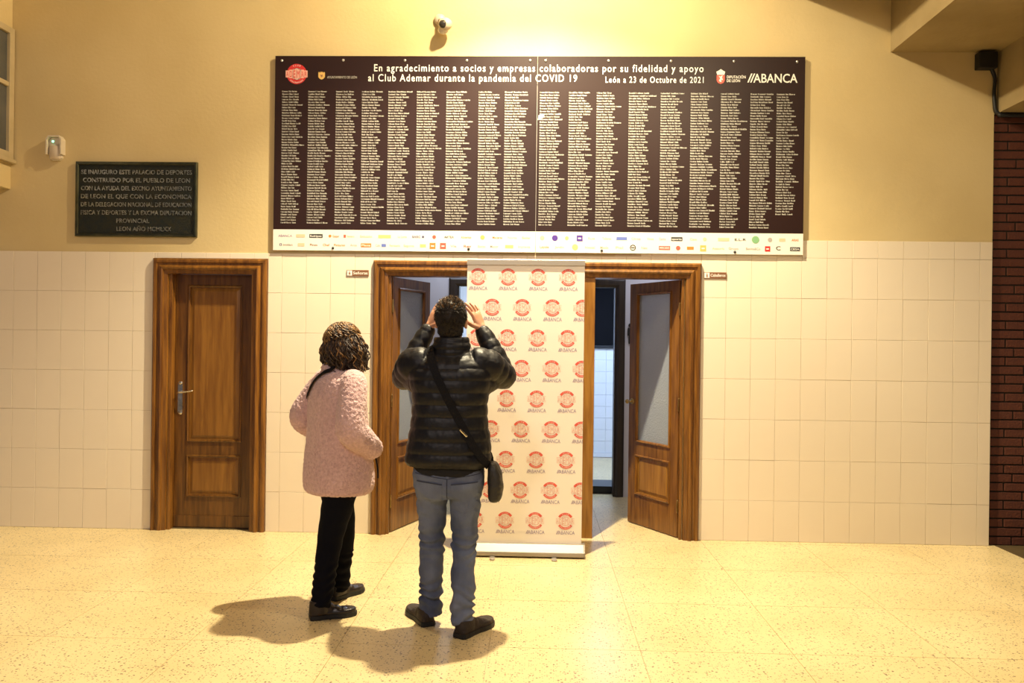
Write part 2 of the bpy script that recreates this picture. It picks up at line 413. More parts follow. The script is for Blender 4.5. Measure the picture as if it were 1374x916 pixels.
# wall at the far left with its high window, a projecting bay
bay = MB().box(-7.0, -4.235, -2.6, -.001, 2.70, 6.1)
tag(bay.build('wall_left', M['plaster'], None), kind='structure')
win = root('window_1', (-4.235, -1.0, 2.95), kind='structure')
f = MB(); xw = -4.238
f.box(xw, xw + .035, -.075, -.015, 2.93, 3.97); f.box(xw, xw + .035, -2.0, -1.94, 2.93, 3.97)
f.box(xw, xw + .035, -1.94, -.075, 3.92, 3.97); f.box(xw, xw + .035, -1.94, -.075, 2.93, 2.985)
f.box(xw, xw + .03, -1.94, -.075, 3.50, 3.535)
for yy in (-.62, -1.24): f.box(xw, xw + .03, yy - .018, yy + .018, 2.985, 3.92)
f.build('window_frame', M['frame_paint'], win, bevel=.003)
for (a, c) in ((-.602, -.075), (-1.222, -.638), (-1.94, -1.258)):
    for (z0, z1) in ((2.985, 3.50), (3.535, 3.92)): MB().box(xw + .004, xw + .010, a, c, z0, z1).build('pane', M['pane_grey'], win)
MB().box(xw, xw + .05, -2.02, -.005, 2.90, 2.93).build('window_sill', M['frame_paint'], win, bevel=.003)

# ------------------------------------------------------------------ casings and doors
CAS = [(0, 0), (0, .022), (.012, .034), (.030, .034), (.036, .024), (.052, .024), (.060, .038), (.074, .044), (.086, .038), (.092, .026), (.118, .022), (.122, 0)]
def casing(x0, x1, top, name, parent, m, z0=0.0, y0=-.010, prof=CAS):
    # profile (inset from the outer edge, projection) swept up, across and down with mitres
    mb = MB(); rs = []
    rs.append([(x0 + u, y0 - v, z0) for u, v in prof]); rs.append([(x0 + u, y0 - v, top - u) for u, v in prof])
    rs.append([(x1 - u, y0 - v, top - u) for u, v in prof]); rs.append([(x1 - u, y0 - v, z0) for u, v in prof])
    mb.rings(rs)
    return mb.build(name, m, parent)
def lining(x0, x1, top, y0, y1, t, parent, m, name='jamb'):
    for (a, c) in ((x0, x0 + t), (x1 - t, x1)): MB().box(a, c, y0, y1, 0, top).build(name, m, parent, bevel=.002)
    MB().box(x0 + t, x1 - t, y0, y1, top - t, top).build('head_jamb', m, parent, bevel=.002)

def make_leaf(parent, W_, H_, glass, m, panel_m, flip=1, hand=None, loc=None, ang=0):
    """leaf in its own frame: x from hinge to free edge, front face y = 0 (thickness to +y)"""
    t = .038; L_ = .105; z0 = .008
    zb = (.26, .585, .70, 1.945)          # lower panel bottom/top, upper panel bottom/top
    o = []
    def part(mb, name, mm, bevel=0, par=parent, smooth=False, lab=None):
        mb.v = [(v[0] * flip, v[1], v[2]) for v in mb.v]
        ob = mb.build(name, mm, None, bevel=bevel, smooth=smooth)
        COL.objects.unlink(ob); COL.objects.link(ob); ob.parent = par; ORG[ob.name] = (0, 0, 0)
        if lab: ob['label'] = lab
        return ob
    s = MB(); s.box(0, L_, 0, t, z0, H_); s.box(W_ - L_, W_, 0, t, z0, H_)
    for (a, c) in ((z0, zb[0]), (zb[1], zb[2]), (zb[3], H_)): s.box(L_, W_ - L_, .0005, t - .0005, a, c)
    part(s, 'leaf_frame', m)
    def mould(za, zc):
        mb = MB(); pr = [(0, 0), (0, .006), (.008, .011), (.018, .006), (.022, -.010), (0, -.010)]
        rs = []
        for (cx, sx, cz, sz) in ((L_, 1, za, 1), (L_, 1, zc, -1), (W_ - L_, -1, zc, -1), (W_ - L_, -1, za, 1)):
            rs.append([(cx + sx * (u - .006), -v, cz + sz * (u - .006)) for u, v in pr])
        mb.rings(rs, closed=True)
        for r in (1,):
            rs = []
            for (cx, sx, cz, sz) in ((L_, 1, za, 1), (L_, 1, zc, -1), (W_ - L_, -1, zc, -1), (W_ - L_, -1, za, 1)):
                rs.append([(cx + sx * (u - .006), t + v, cz + sz * (u - .006)) for u, v in pr])
            mb.rings(rs, closed=True)
        part(mb, 'panel_moulding', m)
    def panel(za, zc):
        mb = MB(); mb.box(L_ - .004, W_ - L_ + .004, .013, .025, za - .004, zc + .004)
        x0, x1 = L_ + .045, W_ - L_ - .045
        for (y0, y1) in ((.013, .006), (.025, .032)):
            mb.add([(x0 - .022, y0, za + .023), (x1 + .022, y0, za + .023), (x1 + .022, y0, zc - .023), (x0 - .022, y0, zc - .023), (x0, y1, za + .045), (x1, y1, za + .045), (x1, y1, zc - .045), (x0, y1, zc - .045)],
                   [(4, 5, 6, 7), (0, 1, 5, 4), (1, 2, 6, 5), (2, 3, 7, 6), (3, 0, 4, 7)])
        part(mb, 'lower_panel' if za < .5 else 'upper_panel', panel_m)
    panel(zb[0], zb[1]); mould(zb[0], zb[1])
    if glass:
        part(MB().box(L_ - .003, W_ - L_ + .003, .015, .021, zb[2] - .003, zb[3] + .003), 'glass_pane', M['frosted'])
    else: panel(zb[2], zb[3])
    mould(zb[2], zb[3])
    # lock plate and lever on both faces
    hx = W_ - .045
    plate = MB(); lev = MB()
    for sgn, yy in ((-1, 0.0), (1, t)):
        if hand != 'chrome':                                # small round rose and short knob on the open leaves
            plate.ell((hx, yy + sgn * .003, 1.035), (.026, .006, .026), nu=18, nv=8)
            limb(lev, [(hx, yy, 1.035), (hx, yy + sgn * .028, 1.035), (hx, yy + sgn * .050, 1.035)], [.009, .010, .020], n=12, sub=3)
            limb(lev, [(hx, yy + sgn * .050, 1.035), (hx - .045, yy + sgn * .052, 1.038)], [.012, .009], n=10, sub=2)
            continue
        plate.box(hx - .019, hx + .019, min(yy, yy + sgn * .005), max(yy, yy + sgn * .005), .925, 1.165)
        plate.ell((hx, yy + sgn * .003, 1.165), (.019, .006, .015), nu=12, nv=6); plate.ell((hx, yy + sgn * .003, .925), (.019, .006, .015), nu=12, nv=6)
        yb = yy + sgn * .045
        limb(lev, [(hx, yy, 1.09), (hx, yy + sgn * .04, 1.09), (hx - .02, yb + sgn * .006, 1.092), (hx - .075, yb + sgn * .008, 1.098), (hx - .115, yb, 1.106)], [.010, .009, .008, .007, .006], n=10, sub=4)
    metal = M['chrome'] if hand == 'chrome' else M['brass']
    p_ = part(plate, 'lock_plate', metal, smooth=False, lab='worn metal lock plate')
    l_ = part(lev, 'door_handle', metal, smooth=True, lab='curved metal lever handle')
    for hz in (.25, 1.05, 1.80):
        h = MB(); limb(h, [(-.004, -.004, hz - .045), (-.004, -.004, hz + .045)], [.007, .007], n=8, sub=2); part(h, 'hinge', M['brass'])

# door 1: closed, left
d1 = root('door_1', (-2.585, 0, 0), kind='structure')
casing(-3.055, -2.143, 2.155, 'casing', d1, M['wood'])
lining(D1[0] - .0, D1[1] + .0, 2.06, -.012, .16, .022, d1, M['wood'])
lf = root('door_leaf_mount', (0, 0, 0)); bpy.data.objects.remove(lf)
def door_leaf_root(name, loc, ang, parent=None):
    o = bpy.data.objects.new(name, None); COL.objects.link(o); o.location = loc; o.rotation_euler = (0, 0, ang); ORG[o.name] = (0, 0, 0); o['kind'] = 'structure'
    o.empty_display_size = .1
    return o
l1 = door_leaf_root('door_2', (D1[1] - .024, .055, 0), 0)
make_leaf(l1, .642, 2.034, False, M['wood_leaf'], M['wood_leaf_light'], flip=-1, hand='chrome')
MB().box(D1[0] + .022, D1[1] - .022, .03, .12, -.002, .006).build('threshold', M['step'], d1)
# kick strip line on the closed leaf
k = MB().box(-.640, -.002, -.007, .0, .012, .105); k.v = list(k.v)
ks = k.build('kick_board', M['wood_leaf'], None, bevel=.002); ks.parent = l1

# central pair of openings
tr = root('trim_1', (0, 0, 0), kind='structure')
casing(-1.297, 1.267, 2.155, 'casing', tr, M['wood'])
lining(DC[0], DC[1], 2.06, -.012, .16, .022, tr, M['wood'])
MB().box(.352, .445, -.022, .16, 0, 2.036).build('post', M['wood_light'], tr, bevel=.003)
MB().box(-.485, -.392, -.022, .16, 0, 2.036).build('post', M['wood_light'], tr, bevel=.003)
MB().box(-.391, .351, .02, .12, 0, 2.036).build('fixed_panel', M['wood'], tr)
for (a, c) in ((.08, .9), (1.0, 1.95)):
    MB().box(-.32, .28, .008, .021, a, c).build('fixed_panel_field', M['wood_light'], tr, bevel=.006)
l2 = door_leaf_root('door_3', (-1.152, .035, 0), math.atan2(.62, .215))
make_leaf(l2, .655, 2.03, True, M['wood'], M['wood_light'], flip=1)
l3 = door_leaf_root('door_4', (1.112, .035, 0), math.atan2(.58, -.33) - PI)
make_leaf(l3, .655, 2.03, True, M['wood'], M['wood_light'], flip=-1)

# ------------------------------------------------------------------ lobby and washrooms behind the openings
lob = MB()
yA, yB = 1.75, 1.87
lob.box(-2.0, -.885, yA, yB, 0, 2.7); lob.box(-.885, -.15, yA, yB, 2.16, 2.7); lob.box(-.15, .18, yA, yB, 0, 2.7)
lob.box(.18, .86, yA, yB, 2.16, 2.7); lob.box(.86, 2.3, yA, yB, 0, 2.7)
tag(lob.build('wall_lobby_back', M['lav'], None), kind='structure')
lb = MB(); lb.box(-2.05, -1.95, .161, 4.7, 0, 2.7); tag(lb.build('wall_lobby_left', M['lav'], None), kind='structure')
lb = MB(); lb.box(2.25, 2.35, .161, 4.7, 0, 2.7); tag(lb.build('wall_lobby_right', M['lav'], None), kind='structure')
lb = MB(); lb.box(-.07, .03, .161, 4.7, 0, 2.7); tag(lb.build('wall_lobby_middle', M['lav'], None), kind='structure')
lb = MB(); lb.box(-2.05, 2.35, .161, 4.8, 2.7, 2.8); tag(lb.build('ceiling_lobby', M['lav'], None), kind='structure')
def dark_frame(x0, x1, n_):
    t_ = root(n_, ((x0 + x1) / 2, yA, 0), kind='structure')
    casing(x0, x1, 2.16, 'casing', t_, M['wood_dark'], y0=yA - .001, prof=[(0, 0), (0, .02), (.02, .028), (.06, .028), (.085, .014), (.088, 0)])
    for (a, c) in ((x0 + .088, x0 + .10), (x1 - .10, x1 - .088)): MB().box(a, c, yA - .01, yB + .01, 0, 2.072).build('jamb', M['wood_dark'], t_)
dark_frame(-.89, -.145, 'trim_2'); dark_frame(.175, .865, 'trim_3')
# washroom far wall: dado of white tiles, night window above
wf = root('wall_washroom', (0, 0, 0), kind='structure')
MB().box(-2.05, 2.35, 4.6, 4.72, 0, 2.7).build('plaster', M['white_tile'], wf)
tm = None
for side, (xa, nx) in enumerate(((.30, 8), (-1.4, 8))):
    for i in range(nx):
        for j in range(9):
            if tm is None:
                o = MB().box(.0015, .1535, -.010, 0, .0015, .1535).build('tile', M['white_tile'], wf, bevel=.002); tm = o.data
            else: o = finish(bpy.data.objects.new('tile', tm), wf)
            o.location = (xa + i * .155, 4.6, .055 + j * .155)
MB().box(-1.9, 2.25, 4.575, 4.6, 0, .055).build('skirting', M['white_tile'], wf)
w2 = root('window_2', (1.0, 4.59, 1.46), kind='structure')
MB().box(.52, 1.22, 4.575, 4.6, 1.475, 2.42).build('pane', M['night_glass'], w2)
ff = MB(); ff.box(.47, 1.27, 4.56, 4.6, 1.45, 1.49); ff.box(.47, 1.27, 4.56, 4.6, 2.42, 2.46); ff.box(.47, .52, 4.56, 4.6, 1.49, 2.42); ff.box(1.22, 1.27, 4.56, 4.6, 1.49, 2.42)
ff.build('window_frame', M['black'], w2)
MB().box(.17, .87, 1.90, 2.3, 0, .075).build('door_step', M['black'], tag(root('trim_4', (.5, 2, 0), kind='structure')))
# small pictogram on the lobby wall
pg = root('toilet_pictogram', (.915, yA, 1.60), 'small black standing man pictogram on pale lobby wall beside half open right door', 'pictogram')
q = MB(); yq = yA - .008
q.ell((.915, yq, 1.705), (.016, .004, .018), nu=12, nv=6); q.prism([(.893, 1.68), (.937, 1.68), (.939, 1.60), (.928, 1.60), (.927, 1.52), (.903, 1.52), (.902, 1.60), (.891, 1.60)], 'y', yq - .003, yq + .003)
q.box(.905, .925, yq, yA, 1.60, 1.64)
q.build('figure', M['black'], pg)

# ------------------------------------------------------------------ donor board
BX0, BX1, BZ0, BZ1 = -2.097, 2.044, 2.228, 3.760; YB = -.030
brd = root('donor_board', (0, YB, 2.99), 'wide dark brown board of donor names with white title, mounted above the doors', 'board')
seam = -.027
ZS = 2.392
for i, (a, c) in enumerate(((BX0, seam - .0015), (seam + .0015, BX1))):
    MB().box(a, c, YB, -.012, ZS, BZ1).build('dark_panel', [M['board']], brd)
    MB().box(a, c, YB, -.012, BZ0, ZS - .0005).build('sponsor_strip', M['strip'], brd)
MB().box(BX0 + .05, BX1 - .05, -.012, 0, BZ0 + .05, BZ1 - .05).build('batten', M['board_side'], brd)
sm_ = None
for x, z in [(-2.044 + i * .4875, 3.722 + (.004 if 0 < i < 8 else 0)) for i in range(4)] + [(-.085, 3.727), (.035, 3.727), (.525, 3.726), (1.01, 3.725), (1.495, 3.724), (1.981, 3.722)] + [(-1.62, 2.248), (-.55, 2.25), (.49, 2.247), (1.52, 2.245)]:
    s = MB(); s.ell((x, YB - .002, z), (.0105, .005, .0105), nu=10, nv=6); s.build('screw', M['screw'] if z > 3 else M['dark'], brd, smooth=True)
YT = YB - .0012
t = MB()
put_text(t, 'En agradecimiento a socios y empresas colaboradoras por su fidelidad y apoyo', -1.312, YT, 3.640, .056, 2.574, bold=.010, spacing=1.2)
words(t, 'title_word', M['ink_white'], brd, .0155)
t = MB(); put_text(t, 'al Club Ademar durante la pandemia del COVID 19', -1.358, YT, 3.562, .056, 1.640, bold=.010, spacing=1.2); words(t, 'title_word', M['ink_white'], brd, .0155)
t = MB(); put_text(t, 'León a 23 de Octubre de 2021', .503, YT, 3.556, .048, .760, bold=.008, spacing=1.2); words(t, 'date_word', M['ink_white'], brd, .0135)
MB().add([(-.020, YT, 3.262), (.03, YT, 3.285), (.026, YT, 3.31), (-.014, YT, 3.30)], [(0, 1, 2, 3)]).build('torn_tape', M['paper'], brd)
# name columns
colx = [(-2.038, 50), (-1.830, 50), (-1.610, 50), (-1.404, 50), (-1.195, 50), (-.970, 50), (-.738, 50), (-.484, 50), (-.279, 50), (-.005, 50), (.222, 50), (.438, 50), (.688, 50), (.935, 50), (1.167, 50), (1.400, 50), (1.627, 50), (1.829, 45)]
rn = random.Random(3)
for ci, (x0, nr) in enumerate(colx):
    mb = MB(); zt = 3.474 - .0012 * max(0, ci - 8)
    wcol = colx[ci + 1][0] - x0 if ci < 17 else .2
    base = rn.uniform(.125, .150)
    for r in range(nr):
        ln = min(base + rn.gauss(0, .018) + (.05 if rn.random() < .06 else 0), wcol - .03)
        x = x0; zz = zt - .0211 * r; gap_at = [x0 + ln * rn.uniform(.28, .42), x0 + ln * rn.uniform(.6, .75)]; gi = 0; cap = True
        while x < x0 + ln:
            if gi < 2 and x > gap_at[gi]: x += .006; gi += 1; cap = True; continue
            lw = rn.choice((.0050, .0062, .0072)) if not cap else .0078
            h = .0112 if cap or rn.random() < .2 else .0080
            st = .0026; k_ = rn.randrange(5)
            a, c_2 = x, x + lw - .0012
            q4 = lambda p, q_, r_, s_: mb.add([(p, YT, r_), (q_, YT, r_), (q_, YT, s_), (p, YT, s_)], [(0, 1, 2, 3)])
            q4(a, a + st, zz, zz + h)
            if k_ != 1: q4(a + st, c_2, zz + h - .0026, zz + h)
            if k_ in (0, 2): q4(a + st, c_2, zz, zz + .0026)
            if k_ in (3, 4): q4(c_2 - st, c_2, zz, zz + h - .0026)
            x += lw; cap = False
    mb.build('name_column', M['ink_names'], brd, fixn=False)
# round club emblem
EM = [M['red'], M['paper'], M['faint_pink'], M['coral']]
def arc(mb, cx, y, cz, r0, r1, a0, a1, mi, n=20):
    vs = []; fs = []
    for i in range(n + 1):
        a = a0 + (a1 - a0) * i / n
        vs += [(cx + r0 * math.cos(a), y, cz + r0 * math.sin(a)), (cx + r1 * math.cos(a), y, cz + r1 * math.sin(a))]
    for i in range(n): fs.append((2 * i, 2 * i + 1, 2 * i + 3, 2 * i + 2))
    mb.add(vs, fs, mi)
def arc_text(mb, s, cx, y, cz, r, a_mid, span, h, mi, inward=False):
    for i, ch in enumerate(s):
        f_ = (i / (len(s) - 1) - .5) if len(s) > 1 else 0
        a = a_mid - f_ * span if not inward else a_mid + f_ * span
        rot = a - PI / 2 if not inward else a + PI / 2
        rr = r if not inward else r + h
        put_text(mb, ch, cx + rr * math.cos(a), y, cz + rr * math.sin(a), h, align='c', mi=mi, rot=rot)
def emblem(mb, cx, y, cz, R_, full, ringc, letter, yd=.0004):
    if full: arc(mb, cx, y, cz, .58 * R_, R_, 0, 2 * PI, 0, 40)
    else:
        arc(mb, cx, y, cz, .72 * R_, R_, math.radians(33), math.radians(147), ringc, 18); arc(mb, cx, y, cz, .72 * R_, R_, math.radians(213), math.radians(327), ringc, 18)
    arc(mb, cx, y - yd, cz, .50 * R_, .545 * R_, math.radians(30), math.radians(150), letter, 14); arc(mb, cx, y - yd, cz, .50 * R_, .545 * R_, math.radians(210), math.radians(330), letter, 14)
    arc_text(mb, 'CLUB', cx, y - yd, cz, .78 * R_, PI / 2, math.radians(44), .15 * R_, 1)
    arc_text(mb, 'BALONMANO', cx, y - yd, cz, .78 * R_, -PI / 2, math.radians(84), .13 * R_, 1, True)
    # letters of the club name across the ring, each in its own box
    wds = [.36, .36, .32, .44, .36, .36]; tot = sum(wds); x = cx - tot * R_ / 2
    for i, ch in enumerate('ADEMAR'):
        wd = wds[i] * R_; hh = (.34, .42, .50, .50, .42, .34)[i] * R_ 
        if full: mb.add([(x, y - yd, cz - hh), (x + wd * .94, y - yd, cz - hh), (x + wd * .94, y - yd, cz + hh), (x, y - yd, cz + hh)], [(0, 1, 2, 3)], 2)
        else:
            for (p, q_, r_, s_) in ((x, x + .03 * R_, -hh, hh), (x + .91 * wd, x + .94 * wd, -hh, hh), (x, x + .94 * wd, hh - .03 * R_, hh), (x, x + .94 * wd, -hh, -hh + .03 * R_)):
                mb.add([(p, y - yd, cz + r_), (q_, y - yd, cz + r_), (q_, y - yd, cz + s_), (p, y - yd, cz + s_)], [(0, 1, 2, 3)], letter)
        put_text(mb, ch, x + wd * .47, y - 2 * yd, cz - hh * .72, hh * 1.44, wd * .6, align='c', mi=0 if full else letter, bold=.0)
        x += wd
    if full: arc(mb, cx, y - yd, cz, 0, .50 * R_, 0, 2 * PI, 1, 24) if False else None
e = MB(); ecx, ecz = -1.925, 3.617
emblem(e, ecx, YT, ecz, .080, True, 0, 1)
e.build('round_emblem', EM, brd, fixn=False)
# city crest with caption
g = MB(); gx, gz = -1.727, 3.608
g.add([(gx + a * .026, YT, gz + c * .030) for a, c in ((-1, .7), (-.8, .9), (-.5, .62), (-.2, 1.0), (0, .7), (.2, 1.0), (.5, .62), (.8, .9), (1, .7), (1, -.5), (.55, -.95), (0, -1.15), (-.55, -.95), (-1, -.5))], [tuple(range(14))])
g.build('city_crest', M['gold'], brd, fixn=False)
g = MB(); g.add([(gx + a * .014, YT - .0003, gz + c * .016 - .004) for a, c in ((-.9, .7), (0, .3), (.7, .9), (.4, .2), (.9, -.6), (.2, -.3), (-.2, -1), (-.5, -.1))], [tuple(range(8))]); g.build('crest_lion', M['brown'], brd, fixn=False)
g = MB(); put_text(g, 'AYUNTAMIENTO DE LEÓN', -1.682, YT, 3.583, .019, .235); g.build('crest_caption', M['ink_names'], brd)
# province crest
g = MB(); gx, gz = 1.395, 3.607; 
g.add([(gx + a * .031, YT, gz + c * .042 - .014) for a, c in ((-1, .55), (1, .55), (1, -.4), (.7, -.85), (0, -1.05), (-.7, -.85), (-1, -.4))], [tuple(range(7))], 0)
g.add([(gx + a * .031, YT, gz + c * .02 + .030) for a, c in ((-.9, -.9), (.9, -.9), (1.1, .3), (.6, .7), (0, 1.3), (-.6, .7), (-1.1, .3))], [tuple(range(7))], 1)
g.add([(gx + a * .02, YT - .0003, gz + c * .028 - .016) for a, c in ((-.8, .7), (-.1, .5), (.7, .9), (.5, .2), (.9, -.5), (.2, -.3), (.3, -1), (-.3, -.9), (-.7, -.6), (-.2, 0))], [tuple(range(10))], 1)
g.build('province_crest', [M['coral'], M['paper']], brd, fixn=False)
g = MB(); put_text(g, 'DIPUTACIÓN', 1.442, YT, 3.592, .021, .145, bold=.015); put_text(g, 'DE LEÓN', 1.442, YT, 3.563, .021, .102, bold=.015); g.build('province_caption', M['ink_white'], brd)
def bank(mb, x, y, z, h, wd, mi=None, bold=.012):
    sl = h * .42
    for k_ in range(2):
        a = x + k_ * wd * .055
        mb.add([(a, y, z), (a + wd * .028, y, z), (a + wd * .028 + sl, y, z + h * 1.02), (a + sl, y, z + h * 1.02)], [(0, 1, 2, 3)], mi)
    put_text(mb, 'ABANCA', x + wd * .12, y, z, h, wd * .88, mi=mi, bold=bold)
g = MB(); bank(g, 1.600, YT, 3.560, .068, .385); g.build('bank_wordmark', M['ink_white'], brd)
# sponsor marks: (x pixel, row, width in pixels, kind, ink, word)
def pxx(px): return (px - 720) / 171.2 - .027 + .0
SP = [(382, 0, 19, 't', 'lilac', 'ABANCA'), (403, 0, 12, 'b', 'tan', ''), (424, 0, 18, 'w', 'dark', 'Rodríguez'), (443, 0, 4, 'd', 'orange', ''), (451, 0, 9, 't', 'orange', 'Gaspar'), (463, 0, 3, 'b', 'coral', ''), (471, 0, 10, 't', 'tan', 'Hermanos'), (492, 0, 16, 't', 'tan', 'Embutidos'), (517, 0, 17, 'b', 'yellow', ''), (541, 0, 12, 't', 'tan', 'La Loma'), (560, 0, 11, 't', 'navy', 'BASIC'), (569, 0, 3, 'd', 'navy', ''), (584, 0, 5, 'd', 'coral', ''), (604, 0, 13, 't', 'dark', 'ARTEA'), (627, 0, 14, 't', 'orange', 'Alimentos'), (649, 0, 6, 'd', 'gold', ''), (669, 0, 13, 't', 'orange', 'Maderas'), (689, 0, 12, 't', 'tan', 'Norte'), (708, 0, 12, 't', 'yellow', 'Solar'),
      (729, 0, 6, 'd', 'tan', ''), (746, 0, 8, 'd', 'purple', ''), (762, 0, 5, 'd', 'yellow', ''), (779, 0, 8, 's', 'purple', ''), (795, 0, 9, 't', 'tan', 'Ruta'), (815, 0, 12, 't', 'grey', 'Talleres'), (835, 0, 14, 'b', 'blue', ''), (854, 0, 12, 't', 'lilac', 'Clínica'), (873, 0, 9, 't', 'tan', 'Vinos'), (889, 0, 9, 't', 'lilac', 'Óptica'), (908, 0, 15, 'w', 'dark', 'sports'), (930, 0, 9, 't', 'tan', 'Casa'), (945, 0, 5, 'd', 'tan', ''), (970, 0, 15, 'b', 'tan', ''), (992, 0, 15, 't', 'dark', 'E.L.R'), (1012, 0, 10, 'd', 'green', ''), (1031, 0, 6, 'd', 'grey', ''), (1047, 0, 8, 'b', 'tan', ''), (1064, 0, 9, 't', 'orange', 'ARIAS'),
      (376, 1, 3, 's', 'navy', ''), (386, 1, 13, 't', 'grey', 'Inmobiliaria'), (404, 1, 9, 'b', 'tan', ''), (421, 1, 10, 't', 'brown', 'Pinos'), (438, 1, 9, 't', 'orange', 'Chef'), (456, 1, 15, 't', 'orange', 'Pinturas'), (475, 1, 9, 't', 'grey', 'Arco'), (492, 1, 14, 'w', 'orange', 'Plaza'), (508, 1, 6, 't', 'grey', 'Cafe'), (516, 1, 6, 'b', 'blue', ''), (531, 1, 14, 't', 'tan', 'Ferretería'), (550, 1, 14, 't', 'tan', 'Seguros'), (569, 1, 8, 'b', 'yellow', ''), (582, 1, 8, 's', 'orange', ''), (596, 1, 8, 's', 'coral', ''), (610, 1, 8, 't', 'grey', 'Vía'), (629, 1, 10, 't', 'coral', 'Rey'), (648, 1, 10, 't', 'tan', 'Bierzo'), (665, 1, 11, 't', 'grey', 'Motor'), (685, 1, 11, 'b', 'yellow', ''), (705, 1, 16, 't', 'tan', 'Imprenta'),
      (732, 1, 12, 't', 'orange', 'Laydo'), (752, 1, 12, 't', 'tan', 'Jardín'), (773, 1, 8, 'd', 'yellow', ''), (793, 1, 13, 't', 'tan', 'Hostal'), (812, 1, 11, 't', 'tan', 'Moda'), (832, 1, 10, 't', 'tan', 'Piel'), (850, 1, 8, 'o', 'dark', ''), (865, 1, 8, 't', 'grey', 'Neo'), (892, 1, 15, 'w', 'coral', 'MERCADO'), (910, 1, 6, 'd', 'coral', ''), (926, 1, 9, 'b', 'orange', ''), (943, 1, 8, 's', 'gold', ''), (963, 1, 16, 't', 'tan', 'Asesoría'), (983, 1, 13, 't', 'grey', 'Grupo'), (1009, 1, 19, 't', 'grey', 'Benito&Co'), (1028, 1, 7, 's', 'red', ''), (1042, 1, 6, 't', 'dark', 'C'), (1064, 1, 13, 'w', 'dark', 'CEISA')]
rowz = (2.342, 2.272)
INK = ['lilac', 'tan', 'dark', 'orange', 'coral', 'yellow', 'navy', 'gold', 'purple', 'grey', 'blue', 'green', 'brown', 'red', 'paper']
for (px, r, wp, kd, ik, word) in SP:
    mb = MB(); x = pxx(px); z = rowz[r]; wd = wp / 171.2; mi = 0
    def q5(a, c, z0, z1, mi=0, y=YT): mb.add([(a, y, z0), (c, y, z0), (c, y, z1), (a, y, z1)], [(0, 1, 2, 3)], mi)
    if kd == 'b': q5(x - wd / 2, x + wd / 2, z - .012, z + .012)
    elif kd == 's': q5(x - wd / 2, x + wd / 2, z - wd / 2, z + wd / 2); q5(x - wd / 4, x + wd / 4, z - .006, z + .004, 1, YT - .0003)
    elif kd == 'd': arc(mb, x, YT, z, 0, wd / 2, 0, 2 * PI, 0, 14)
    elif kd == 'o': arc(mb, x, YT, z, wd * .36, wd / 2, 0, 2 * PI, 0, 14); q5(x - wd * .3, x + wd * .3, z - .004, z + .004)
    elif kd == 'w': q5(x - wd / 2, x + wd / 2, z - .015, z + .015); put_text(mb, word, x, YT - .0003, z - .008, .016, wd * .86, 'c', mi=1, bold=.01)
    else: put_text(mb, word, x, YT, z - .009, .018 if word != 'C' else .03, wd, 'c', bold=.01)
    mb.build('sponsor_mark', [M[ik], M['paper']], brd, fixn=False)

# ------------------------------------------------------------------ bronze plaque
PX0, PX1, PZ0, PZ1 = -3.695, -2.715, 2.325, 2.920
pl = root('bronze_plaque', (-3.205, 0, 2.62), 'dark bronze commemorative plaque with raised capital letters on the left wall', 'plaque')
rs = []
pr = [(0, 0), (0, .022), (.006, .028), (.020, .028), (.026, .020), (.026, 0)]
mb = MB()
for (cx, sx, cz, sz) in ((PX0, 1, PZ0, 1), (PX0, 1, PZ1, -1), (PX1, -1, PZ1, -1), (PX1, -1, PZ0, 1)): rs.append([(cx + sx * u, -v, cz + sz * u) for u, v in pr])
mb.rings(rs, closed=True); mb.build('rim', M['bronze_rim'], pl)
MB().box(PX0 + .024, PX1 - .024, -.014, 0, PZ0 + .024, PZ1 - .024).build('plate', M['bronze'], pl)
lines = [('SE INAUGURO ESTE PALACIO DE DEPORTES', .91), ('CONSTRUIDO POR EL PUEBLO DE LEON', .88), ('CON LA AYUDA DEL EXCMO AYUNTAMIENTO', .91), ('DE LEON EL QUE CON LA ECONOMICA', .91), ('DE LA DELEGACION NACIONAL DE EDUCACION', .91), ('FISICA Y DEPORTES Y LA EXCMA DIPUTACION', .91), ('PROVINCIAL', .27), ('LEON AÑO MCMLXX', .45)]
for i, (s, wf_) in enumerate(lines):
    mb = MB(); z = PZ1 - .098 - i * .0645; cxl = (PX0 + PX1) / 2 if i < 6 else (-3.23 if i == 6 else -3.14)
    vs, fs, wd = text2d(s, .01, 1.05); k_ = .034 / .7; kx = (PX1 - PX0) * wf_ / wd
    f3 = []; v3 = [(cxl - wd * kx / 2 + a * kx, -.019, z + c * k_) for a, c in vs]
    mb.add(v3, fs)
    # raised letters: flat cap plus walls from the boundary edges
    ec = {}
    for f_ in fs:
        for a, c in zip(f_, f_[1:] + f_[:1]): ec[(a, c)] = 1
    for (a, c) in ec:
        if (c, a) not in ec:
            p, q_ = v3[a], v3[c]; mb.add([p, q_, (q_[0], -.0135, q_[2]), (p[0], -.0135, p[2])], [(0, 3, 2, 1)])
    words(mb, 'raised_word', M['bronze_letter'], pl, .0105)

